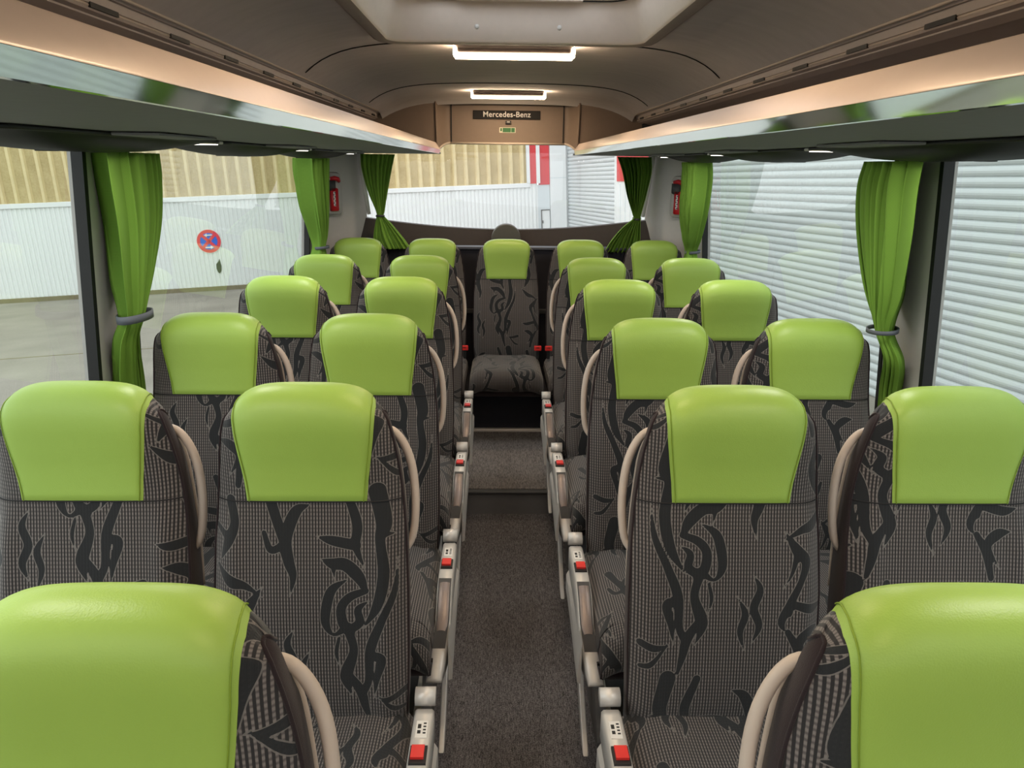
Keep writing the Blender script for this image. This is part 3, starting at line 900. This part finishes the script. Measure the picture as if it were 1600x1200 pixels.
# side console with inlay pad, tag and red buckle on the aisle side
CON_TOP = [(-.085, .470), (-.18, .474), (-.30, .470), (-.36, .440), (-.41, .400), (-.455, .350), (-.490, .318), (-.505, .300)]
CON_BOT = [(-.505, .285), (-.46, .290), (-.38, .315), (-.28, .365), (-.18, .395), (-.085, .400)]
def console_meshes(sx, xc):
    top = [tuple(p) for p in catmull(CON_TOP, 34)]
    hw = .021
    rows = []
    for y, z in top:
        q = max(0, min(1, (-y - .40) / .1))
        xin = xc - sx * .018 * q           # nose curls in under the cushion
        zl = float(np.interp(y, [p[0] for p in CON_BOT[1:]], [p[1] for p in CON_BOT[1:]])) if y > -.46 else .29
        zl = min(zl, z - .006)
        rows.append([(xin - hw, y, zl), (xin - hw, y, z - .006), (xin - hw + .005, y, z), (xin + hw - .005, y, z), (xin + hw, y, z - .006), (xin + hw, y, zl)])
    body = mesh_data('side_console', *loft(rows), SILVER)
    pr = []
    for y, z in top:
        if -.428 < y < -.295:
            g = .0145 * min(1, (y + .430) / .02 + .35)
            pr.append([(xc - sx * .018 * max(0, (-y - .40) / .1) + g * b, y, z + .0035 * (1 - abs(b) ** 4) + .0006) for b in (-1, -.85, -.4, 0, .4, .85, 1)])
    pad = mesh_data('console_inlay', *grid(pr, flip=False), PADGREY)
    pr = []
    for y, z in top:
        if -.458 < y < -.29:
            pr.append([(xc - sx * .018 * max(0, (-y - .40) / .1) + .0178 * b, y, z + .0008) for b in (-1, 0, 1)])
    rim = mesh_data('inlay_rim', *grid(pr), DARKPL)
    z = .4735
    tagm = mesh_data('number_tag', *box((xc, -.150, z + .001), (.024, .048, .002)), WHITEPL, False)
    # tiny printed blocks on the tag
    pp = [box((xc - .005, -.142, z + .0022), (.007, .012, .0006)), box((xc - .005, -.158, z + .0022), (.007, .009, .0006))]
    for k in range(4): pp.append(box((xc + .006, -.134 - .009 * k, z + .0022), (.006, .004, .0006)))
    prt = mesh_data('tag_print', *join(*pp), BLACK, False)
    bm = mesh_data('buckle_socket', *box((xc, -.222, z + .002), (.034, .046, .008)), BLACK, False)
    rb = mesh_data('buckle_button', *box((xc - sx * .001, -.219, z + .008), (.026, .033, .007)), REDPL, False)
    piv = mesh_data('hinge_barrel', *cyl((xc - .022, -.060, .482), (1, 0, 0), .020, .044, 18), SILVER)
    skirt = mesh_data('console_skirt', *loft([[(xc + sx * (.018 + .010 * q), y, zz) for q, zz in ((0, .40 + .0 * y), (1, .38 + .25 * (y + .2) * (y < -.2)), (1, .33 + .2 * (y + .2) * (y < -.2)), (0, .325 + .2 * (y + .2) * (y < -.2)))] for y in (-.47, -.44, -.35, -.25, -.15, -.10)]), SILVER, False)
    return body, pad, rim, tagm, prt, bm, rb, piv, skirt
def handle_meshes(sx):
    A = catmull([(.138, .050, 1.030), (.166, .056, 1.026), (.189, .056, 1.000), (.206, .052, .955), (.214, .044, .895), (.214, .034, .835), (.206, .024, .785), (.184, .014, .755)], 26)
    h = mesh_data('grab_handle', *tube([(sx * p[0], p[1], p[2]) for p in A], [.0078 + .0015 * math.sin(i / 25 * math.pi) for i in range(26)], 10), BEIGE)
    B = catmull([(.150, .055, 1.030), (.166, .066, 1.000), (.176, .070, .96), (.181, .070, .91), (.186, .066, .84), (.189, .058, .76), (.190, .044, .66)], 22)
    e = mesh_data('shell_edge', *tube([(sx * p[0], p[1], p[2]) for p in B], .0065, 8), BEIGE)
    return h, e
LEG = [(-.30, .30), (-.16, .36), (-.10, .36), (-.12, .20), (-.20, .03), (-.20, .0), (-.46, .0), (-.46, .03), (-.34, .16)]

HP, HS = head_panel_mesh(), {s: head_seam_mesh(.006, s) for s in (-1, 1)}
BS, TS = back_shell_mesh(), top_seam_mesh()
SPN = {s: side_panel_mesh(s) for s in (-1, 1)}
EDG = {s: piping_edge_mesh(s) for s in (-1, 1)}
HAND = {s: handle_meshes(s) for s in (-1, 1)}
CBASE = cushion_side_mesh(.212)

def make_seat(aisle, console, handle, flip, dx, ds, hang=True):
    root = empty('coach_seat')
    link('backrest', backrest_mesh('backrest', flip, dx, ds), root)
    hp = link('head_panel', HP, root); link('stitching', HS[-1], hp); link('stitching', HS[1], hp)
    link('cross_seam', TS, root)
    link('back_shell', BS, root)
    for s in (-1, 1):
        sp = link('side_panel', SPN[s], root); link('edge_piping', EDG[s], sp)
    cu = link('seat_cushion', cushion_mesh('seat_cushion', .212, not flip, dx + .06, ds + .2), root)
    link('cushion_base', CBASE, cu)
    if handle:
        h = link('grab_handle', HAND[aisle][0], root); link('shell_edge', HAND[aisle][1], root)
    if console:
        body, pad, rim, tg, prt, bm, rb, piv, skirt = console_meshes(aisle, aisle * .238)
        CO = (0, -.012, -.028)
        c = link('side_console', body, root, CO)
        link('inlay_rim', rim, c); link('console_inlay', pad, c); t = link('number_tag', tg, c); link('tag_print', prt, c)
        link('buckle_socket', bm, c); link('buckle_button', rb, c); link('hinge_barrel', piv, c); link('console_skirt', skirt, c)
    # legs
    for s in (-1, 1) if hang else ():
        xo = s * .185
        g = ob('leg', prism_x(LEG, xo - .014, xo + .014), LEGGREY, root, smooth=False)
    ob('cross_tube', tube([(-.2, -.2, .305), (.2, -.2, .305)], .018, 10), LEGGREY, root)
    ob('cross_tube', tube([(-.2, -.45, .30), (.2, -.45, .30)], .016, 10), LEGGREY, root)
    ob('back_bracket', prism_x([(-.16, .30), (.0, .30), (.02, .43), (-.08, .43)], -.19, .19), DARKPL, root, smooth=False)
    if console:
        xo = aisle * .232
        ob('foot_trim', prism_x([(-.16, .38), (-.12, .38), (-.19, .16), (-.40, .012), (-.44, .0), (-.48, .0), (-.42, .04), (-.24, .18)], xo - .008, xo + .008), SILVER, root, smooth=False, bevel=.003)
    return root

def place(root, x, y, z, label, rz=0.0, group='green-headed coach seats'):
    root.location = (x, y, z); root.rotation_euler = (0, 0, rz)
    tag(root, label, 'seat', group)

ROWS_L = {1: .66, 2: 1.420, 3: 2.146, 4: 2.900, 5: 3.614}
ROWS_R = {1: .66, 2: 1.416, 3: 2.138, 4: 2.911, 5: 3.625}
XA, XW = .433, .899
ORD = {1: 'first', 2: 'second', 3: 'third', 4: 'fourth', 5: 'fifth'}
SEATZ = PLAT
la = make_seat(+1, True, True, False, 0, 0)
ra = make_seat(-1, True, True, True, .02, .12)
lw = make_seat(+1, False, True, False, .08, .25)
rwn = make_seat(-1, False, True, True, -.05, .33)
rr_ = make_seat(+1, False, False, False, .13, .07, hang=False)
first = {}
def put(proto, x, y, z, label):
    if proto.name not in first:
        first[proto.name] = 1; o = proto
    else:
        o = None
    pending.append((proto, o, x, y, z, label))
pending = []
for r in (1, 2, 3, 4, 5):
    where = {1: 'nearest the camera', 2: 'second row from the camera', 3: 'third row from the camera', 4: 'fourth row from the camera', 5: 'fifth row from the camera'}[r]
    put(la, -XA - {1: .022, 2: .008}.get(r, 0), ROWS_L[r], SEATZ, 'green-topped seat on the left edge of the aisle, %s' % where)
    put(ra, XA + {1: .030, 2: .004}.get(r, 0), ROWS_R[r], SEATZ - (.006 if r >= 3 else 0), 'green-topped seat on the right edge of the aisle, %s' % where)
    if r > 1:
        put(lw, -XW, ROWS_L[r], SEATZ, 'green-topped seat beside the left windows, %s' % where)
        put(rwn, XW, ROWS_R[r], SEATZ - (.004 if r >= 3 else 0), 'green-topped seat beside the right windows, %s' % where)
for k, lab in zip(range(-2, 3), ('leftmost green-topped seat of the back bench under the left rear curtain', 'back bench seat with green top, second from the left', 'middle back bench seat facing straight down the aisle', 'back bench seat with green top, second from the right', 'rightmost green-topped seat of the back bench under the right rear curtain')):
    put(rr_, .455 * k, 4.577, .119, lab)
for proto, o, x, y, z, lab in pending:
    if o is None: o = copy_tree(proto)
    place(o, x, y, z, lab, group='green-headed coach seats')

# red belt buckles standing up between the bench cushions
for i, (x, lab) in enumerate(((-.255, 'red seat belt buckle left of the middle back seat'), (.195, 'red seat belt buckle on the right side of the middle back seat'), (.262, 'red seat belt buckle of the seat right of the middle back seat'))):
    b = tag(empty('belt_buckle', (x, 4.40, .595)), lab, 'buckle', 'belt buckles on the back bench')
    ob('stalk', box((0, .01, -.02), (.018, .010, .06)), BLACK, b, smooth=False, bevel=.002)
    ob('red_head', box((0, 0, .020), (.044, .018, .030)), REDPL, b, smooth=False, bevel=.004)
    ob('release_slot', box((0, -.0095, .024), (.020, .002, .004)), BLACK, b, smooth=False)
for sx in (-1, 1):
    pass

# ------------------------------------------------------------------ curtains
def curtain(name_label, rows, folds, seed, tie_idx, tie_r, loc, thick=.03, band=TIEGREY, hem_side=False, inward=1):
    """rows: list of (z, cx, cy, half-width along d, dx, dy, amp); folded cloth hanging and gathered"""
    rnd = random.Random(seed)
    root = tag(empty('curtain', loc), name_label, 'curtain', 'green tied-back curtains')
    ctrl = np.array(rows, float)
    n = 64
    C = catmull(rows, n)
    ns = 230
    ph = [rnd.uniform(0, 6.28) for _ in range(6)]
    P, U, S = [], [], []
    for i, c in enumerate(C):
        z, cx, cy, hw, dx, dy, amp = c
        d = Vector((dx, dy, 0)).normalized(); q = Vector((d.y, -d.x, 0))
        row = []
        for j in range(ns):
            s = -1 + 2 * j / (ns - 1)
            wob = .30 * math.sin(2.2 * s + ph[0]) + .18 * math.sin(5.1 * s + ph[1] + z * 1.5)
            arg = folds * math.pi * .5 * s + ph[2] + wob * 1.5 + .35 * math.sin(3 * z + ph[5])
            v = .55 - 1.9 * math.exp(-(math.sin(arg) / .30) ** 2) + .35 * math.sin(folds * .8 * math.pi * s + ph[3] + z * 2)
            hem = max(0.0, min(1.0, (-s - .42) / .12)) if hem_side else 0.0         # flat hem strip on one side
            v = v * (1 - hem) + hem * (.55 + .25 * math.sin(4 * s))
            p = Vector((cx, cy, z)) + d * (hw * s + amp * .30 * math.cos(2 * arg) * (1 - hem)) + q * inward * (1.7 * amp * v - thick * .6 * s * s)
            row.append(tuple(p - Vector(loc)))
        P.append(row)
        U.append([.45 * j / (ns - 1) for j in range(ns)]); S.append([z] * ns)
    V, F = grid(P)
    me = mesh_data('cloth', V, F, CURTAIN)
    uvs = np.array([(U[i][j], S[i][j]) for i in range(n) for j in range(ns)])
    lay = me.uv_layers.new(name='UVMap')
    vi = np.empty(len(me.loops), np.int32); me.loops.foreach_get('vertex_index', vi)
    lay.data.foreach_set('uv', uvs[vi].astype(np.float32).ravel())
    o = link('cloth', me, root)
    md = o.modifiers.new('solid', 'SOLIDIFY'); md.thickness = .002
    z, cx, cy, hw, dx, dy, amp = rows[tie_idx]
    d = Vector((dx, dy, 0)).normalized(); q = Vector((d.y, -d.x, 0))
    pts = [tuple(Vector((cx, cy, z)) + d * (hw * 1.12 + .003) * math.cos(a) + q * (amp * 2.2 + .014) * math.sin(a) + Vector((0, 0, .004 * math.sin(a))) - Vector(loc)) for a in [2 * math.pi * k / 24 for k in range(24)]]
    rings = []
    for p in pts: rings.append([(p[0], p[1], p[2] - tie_r), (p[0], p[1], p[2] + tie_r)])
    rings.append(rings[0])
    t = ob('tie_band', grid(rings), band, root)
    md = t.modifiers.new('solid', 'SOLIDIFY'); md.thickness = .004
    return root

xl = lambda z: -(wx(z) - .055)
curtain('wide green curtain on the left between the two side windows', [
    (1.7185, -1.062, 2.13, .205, -.12, 1, .026), (1.64, -1.064, 2.135, .205, -.12, 1, .026), (1.52, -1.07, 2.135, .175, -.12, 1, .024), (1.38, -1.075, 2.10, .115, -.12, 1, .020),
    (1.275, -1.08, 2.075, .062, -.12, 1, .014), (1.20, -1.105, 2.07, .066, -.12, 1, .014), (1.05, -1.140, 2.115, .095, -.12, 1, .016), (.85, -1.155, 2.13, .10, -.12, 1, .018)], 10, 3, 4, .011, (-1.08, 2.1, 1.28), hem_side=True)
curtain('wide green curtain on the right between the two side windows', [
    (1.7185, 1.062, 2.13, .205, .12, 1, .026), (1.64, 1.064, 2.14, .215, .12, 1, .028), (1.52, 1.07, 2.135, .20, .12, 1, .026), (1.36, 1.075, 2.11, .135, .12, 1, .022),
    (1.245, 1.08, 2.10, .045, .12, 1, .013), (1.16, 1.105, 2.07, .05, .12, 1, .013), (1.05, 1.140, 2.12, .055, .12, 1, .014), (.88, 1.155, 2.13, .05, .12, 1, .013)], 10, 5, 4, .006, (1.08, 2.1, 1.25), hem_side=True, inward=-1)
curtain('narrow green curtain at the rear end of the left side window', [
    (1.72, xl(1.75) + .01, 4.31, .13, .1, 1, .03), (1.62, xl(1.62) + .010, 4.33, .125, .1, 1, .03), (1.45, xl(1.45) + .015, 4.37, .10, .1, 1, .028), (1.30, xl(1.3) + .02, 4.42, .06, .1, 1, .02),
    (1.215, xl(1.2) + .02, 4.42, .035, .1, 1, .014), (1.12, xl(1.1) + .02, 4.42, .07, .1, 1, .022), (.95, xl(.95) + .02, 4.42, .08, .1, 1, .022)], 9, 11, 4, .008, (-1.1, 4.4, 1.2))
curtain('narrow green curtain at the rear end of the right side window', [
    (1.72, -xl(1.75) - .01, 4.24, .12, -.1, 1, .03), (1.62, -xl(1.62) - .01, 4.25, .125, -.1, 1, .03), (1.45, -xl(1.45) - .02, 4.28, .12, -.1, 1, .028), (1.30, -xl(1.3) - .02, 4.33, .08, -.1, 1, .02),
    (1.215, -xl(1.2) - .02, 4.36, .035, -.1, 1, .014), (1.12, -xl(1.1) - .02, 4.36, .06, -.1, 1, .02), (.95, -xl(.95) - .02, 4.36, .07, -.1, 1, .022)], 9, 14, 4, .008, (1.1, 4.4, 1.2))
curtain('green curtain at the left edge of the rear window, tied with a flared tail', [
    (1.75, -.80, 4.80, .105, 1, .1, .02), (1.66, -.81, 4.80, .092, 1, .1, .02), (1.52, -.81, 4.80, .06, 1, .1, .018), (1.405, -.80, 4.79, .026, 1, .1, .012),
    (1.375, -.80, 4.785, .022, 1, .1, .010), (1.32, -.78, 4.78, .055, 1, .1, .018), (1.24, -.75, 4.765, .095, 1, .1, .024), (1.175, -.72, 4.755, .110, 1, .1, .026)], 9, 21, 4, .006, (-.8, 4.8, 1.37), band=DARKPL)
curtain('green curtain at the right edge of the rear window, tied with a flared tail', [
    (1.75, .80, 4.80, .105, -1, .1, .02), (1.66, .82, 4.80, .09, -1, .1, .02), (1.52, .825, 4.80, .06, -1, .1, .018), (1.405, .83, 4.79, .026, -1, .1, .012),
    (1.375, .83, 4.785, .022, -1, .1, .010), (1.32, .80, 4.78, .055, -1, .1, .018), (1.24, .765, 4.765, .09, -1, .1, .024), (1.165, .735, 4.755, .105, -1, .1, .026)], 9, 26, 4, .006, (.83, 4.8, 1.37), band=DARKPL)

# ------------------------------------------------------------------ emergency hammers
def hammer(sx, label):
    # stands on the corner panel between side window and rear window
    ang = math.atan2(4.905 - 4.60, -(wx(1.5) - .905))
    root = tag(empty('emergency_hammer', (sx * 1.065, 4.66, 1.515)), label, 'emergency hammer', 'emergency hammers')
    root.rotation_euler = (0, 0, sx * -R(38))
    pl = rrect(.062, .125, .025)
    ob('backing_plate', loft([[(x, .018, z) for x, z in pl], [(x * .93, -.006, z * .95) for x, z in pl]]), WALLM, root)
    ob('holder', loft([[(x -  .018, -.004, z + .055) for x, z in rrect(.030, .040, .012)], [(x -  .018, -.030, z + .055) for x, z in rrect(.026, .036, .012)]]), DARKPL, root)
    ob('handle', loft([[(x, -.006, z - .035) for x, z in rrect(.026, .070, .008)], [(x, -.030, z - .035) for x, z in rrect(.023, .067, .008)]]), RED, root)
    ob('head', tube([(- .03, -.034, .088), (0, -.036, .092), ( .022, -.034, .086), ( .034, -.03, .070)], [.010, .014, .015, .009], 10), RED, root)
    ob('strike_tip', tube([(- .042, -.034, .086), (- .028, -.034, .088)], [.005, .009], 8), TEXTGREY, root)
    ob('grip_slot', box((- .004, -.0305, -.030), (.012, .002, .085)), WHITEPL, root, smooth=False)
    for k in range(7):
        ob('grip_tooth', box((- .004 + .004 * (-1) ** k, -.031, -.066 + .012 * k), (.010, .003, .005)), BLACK, root, smooth=False)
    return root
hammer(-1, 'red emergency hammer in a grey holder on the left rear corner panel')
hammer(1, 'red emergency hammer in a grey holder on the right rear corner panel')

# ------------------------------------------------------------------ outside: yard, white wall, roller doors
# the yard is turned and tilted a little against the bus; all of it is built in the yard's own level frame
EXT = Matrix(((.98383351, -.17265321, -.04756572, -.049), (.17357273, .98469268, .01590046, 0.0), (.04409236, -.02389951, .99874155, CAM_Z), (0, 0, 0, 1)))
GZ = -2.60
D = 20.5
LX = 5.5
def outside(o):
    o.matrix_world = EXT @ o.matrix_world
    return o
def ext_empty(name, loc):
    o = empty(name); o.matrix_world = EXT @ Matrix.Translation(loc); return o

g = ob('ground', bounds(-45, 30, -30, D + .6, GZ - .3, GZ), ASPHALT, None, smooth=False)
g.matrix_world = EXT; g['kind'] = 'structure'
k = ob('paving_joint', bounds(-14, 5, 13.2, 13.24, GZ, GZ + .004), KERB, g, smooth=False)

# far wall of the yard
yw = ext_empty('yard_wall', (0, D, 0))
tag(yw, 'long yard wall of white ribbed cladding with weathered tan corrugated sheets above', 'wall')
ob('white_backing', bounds(-22, 4.66, 0, .2, GZ, -.22), WHITECLAD, yw, smooth=False)
ribm = mesh_data('rib', [(-.040, 0, 0), (-.022, -.018, 0), (.022, -.018, 0), (.040, 0, 0), (-.040, 0, 2.30), (-.022, -.018, 2.30), (.022, -.018, 2.30), (.040, 0, 2.30)],
                 [(0, 1, 5, 4), (1, 2, 6, 5), (2, 3, 7, 6), (4, 5, 6, 7)], WHITECLAD, False)
x = 4.58
while x > -13.0:
    link('rib', ribm, yw, (x, 0, GZ + .08)); x -= .107
ob('capping_rail', bounds(-22, 4.45, -.05, .2, -.32, -.20), WHITECLAD, yw, smooth=False, bevel=.01)
ob('kerb', bounds(-22, 4.66, -.12, .2, GZ, GZ + .10), KERB, yw, smooth=False)
ob('tan_backing', bounds(-22, 4.36, .02, .2, -.20, 3.2), TAN, yw, smooth=False)
tanm = mesh_data('corrugation', [(-.062, .02, -.20), (-.030, -.045, -.20), (.030, -.045, -.20), (.062, .02, -.20), (-.062, .02, 3.2), (-.030, -.045, 3.2), (.030, -.045, 3.2), (.062, .02, 3.2)],
                 [(0, 1, 5, 4), (1, 2, 6, 5), (2, 3, 7, 6), (0, 3, 2, 1)], mat('tan_sheet_crest', (.66, .54, .30), .7, var=.15, scale=4), False)
x = 4.25
while x > -13.0:
    link('corrugation', tanm, yw, (x, 0, 0)); x -= .308
# white and red panels at the end of the wall
ep = ext_empty('end_panel', (4.36, D, 0))
tag(ep, 'red and white striped panels at the end of the yard wall', 'wall panel')
ob('white_strip', bounds(0, .09, -.06, .2, -.2, 3.2), WHITECLAD, ep, smooth=False)
ob('red_strip', bounds(.09, .27, -.03, .2, -.22, 3.2), REDCLAD, ep, smooth=False)
ob('white_strip', bounds(.27, .37, -.06, .2, -.22, 3.2), WHITECLAD, ep, smooth=False)
ob('red_strip', bounds(.37, .64, -.02, .2, -.26, 3.2), REDCLAD, ep, smooth=False)
ob('grey_panel', bounds(.30, .64, 0, .2, GZ, -.26), GREYCLAD, ep, smooth=False)
dr = ob('service_door', bounds(.40, .62, -.03, .0, GZ, -.95), WHITECLAD, ep, smooth=False)
ob('door_frame', join(bounds(.385, .40, -.05, .0, GZ, -.93), bounds(.385, .62, -.05, 0, -.95, -.93)), LEGGREY, ep, smooth=False)
ob('door_knob', bounds(.41, .43, -.06, -.03, -1.30, -1.22), LEGGREY, dr, smooth=False)
pier = ext_empty('corner_pier', (5.0, D - .1, 0))
tag(pier, 'plain white pier between the red stripes and the far roller door', 'pier')
ob('pier_body', bounds(.01, .46, 0, .4, GZ, 3.2), WHITECLAD, pier, smooth=False)
ob('pier_joint', bounds(.01, .46, -.004, 0, -.10, -.08), GREYCLAD, pier, smooth=False)

# building with roller doors along the right side of the bus
rb_ = ext_empty('shed_wall', (LX, 0, 0))
tag(rb_, 'white shed wall with red band between the two roller doors', 'wall')
for y0, y1 in ((12.75, 16.30), (20.50, 20.9), (-14, -4.0)):
    ob('wall_field', bounds(.0, .3, y0, y1, GZ, 3.2), WHITECLAD, rb_, smooth=False)
    if y0 > 0 and y0 < 20: 
        ob('red_band', bounds(-.02, .0, y0 + .3, y1 - .12, -.20, 3.2), REDCLAD, rb_, smooth=False)
for k in range(10):
    ob('wall_rib', bounds(-.03, -.001, 13.0 + .33 * k, 13.05 + .33 * k, GZ, -.25), WHITECLAD, rb_, smooth=False)
ob('lintel', bounds(.05, .3, -14, 20.9, 2.2, 3.2), WHITECLAD, rb_, smooth=False)
def roller_door(y0, y1, label, pitch=.0975):
    root = ext_empty('roller_door', (LX + .04, y0, GZ))
    tag(root, label, 'roller door', 'pale roller doors')
    w_ = y1 - y0
    arc = [(0, 0), (-.012, .010), (-.022, .030), (-.024, .050), (-.018, .072), (-.004, .088), (.004, .0925), (.004, .0975)]
    V = [(x, 0, z) for x, z in arc] + [(x, w_, z) for x, z in arc]
    n = len(arc)
    F = [(i, n + i, n + i + 1, i + 1) for i in range(n - 1)]
    me = mesh_data('slat', V, [f[::-1] for f in F], SLATM, False)
    k = 0
    while k * pitch < 4.9:
        link('slat', me, root, (0, 0, k * pitch)); k += 1
    ob('guide_rail', bounds(-.05, .03, -.06, .0, 0, 4.9), WHITECLAD, root, smooth=False)
    ob('guide_rail', bounds(-.05, .03, w_, w_ + .06, 0, 4.9), WHITECLAD, root, smooth=False)
    ob('door_backing', bounds(.03, .06, 0, w_, 0, 4.9), SLATM, root, smooth=False)
    return root
roller_door(-4.0, 12.70, 'wide pale roller door filling the right side windows')
roller_door(16.36, 20.48, 'far pale roller door seen through the right half of the rear window')

# no-stopping sign on the yard wall
sg = ext_empty('no_stopping_sign', (-4.09, D - .03, -1.33))
tag(sg, 'round red and blue no stopping sign with two white arrows on the white wall', 'road sign')
rad = .31
def disc(r, y, n=40, th=.006): return loft([[(r * math.cos(2 * math.pi * k / n), y, r * math.sin(2 * math.pi * k / n)) for k in range(n)], [(r * math.cos(2 * math.pi * k / n), y + th, r * math.sin(2 * math.pi * k / n)) for k in range(n)]])
ob('white_rim', disc(rad, 0), WHITEPL, sg, smooth=False)
ob('red_face', disc(rad * .95, -.006), SIGNRED, sg, smooth=False)
ob('blue_field', disc(rad * .68, -.012), BLUE, sg, smooth=False)
def bar(a, L, wd, y, material, name):
    c, s = math.cos(a), math.sin(a)
    P = [(c * u - s * v, s * u + c * v) for u, v in ((-L, -wd), (L, -wd), (L, wd), (-L, wd))]
    return ob(name, prism_y(P, y, y + .006), material, sg, smooth=False)
bar(R(45), rad * .72, rad * .12, -.018, SIGNRED, 'cross_bar')
bar(R(-45), rad * .72, rad * .12, -.018, SIGNRED, 'cross_bar')
for dz, s in ((.50, -1), (-.50, 1)):
    zc = rad * dz
    prof_a = [(-s * .10, -.014), (s * .03, -.014), (s * .03, -.045), (s * .10, 0), (s * .03, .045), (s * .03, .014), (-s * .10, .014)]
    ob('white_arrow', prism_y([(px, pz + zc) for px, pz in prof_a], -.024, -.018), WHITEPL, sg, smooth=False)
lv = ext_empty('wall_catch', (-3.94, D - .02, -1.98))
tag(lv, 'dark leaf-shaped catch on the white wall below the round sign', 'catch')
ob('catch_plate', prism_y([(.0, -.19), (.05, -.13), (.07, 0), (.055, .10), (.045, .19), (.01, .12), (-.05, .06), (-.06, -.06), (-.035, -.15)], -.02, .0), mat('dark_iron', (.035, .04, .035), .6), lv, smooth=False, bevel=.006)
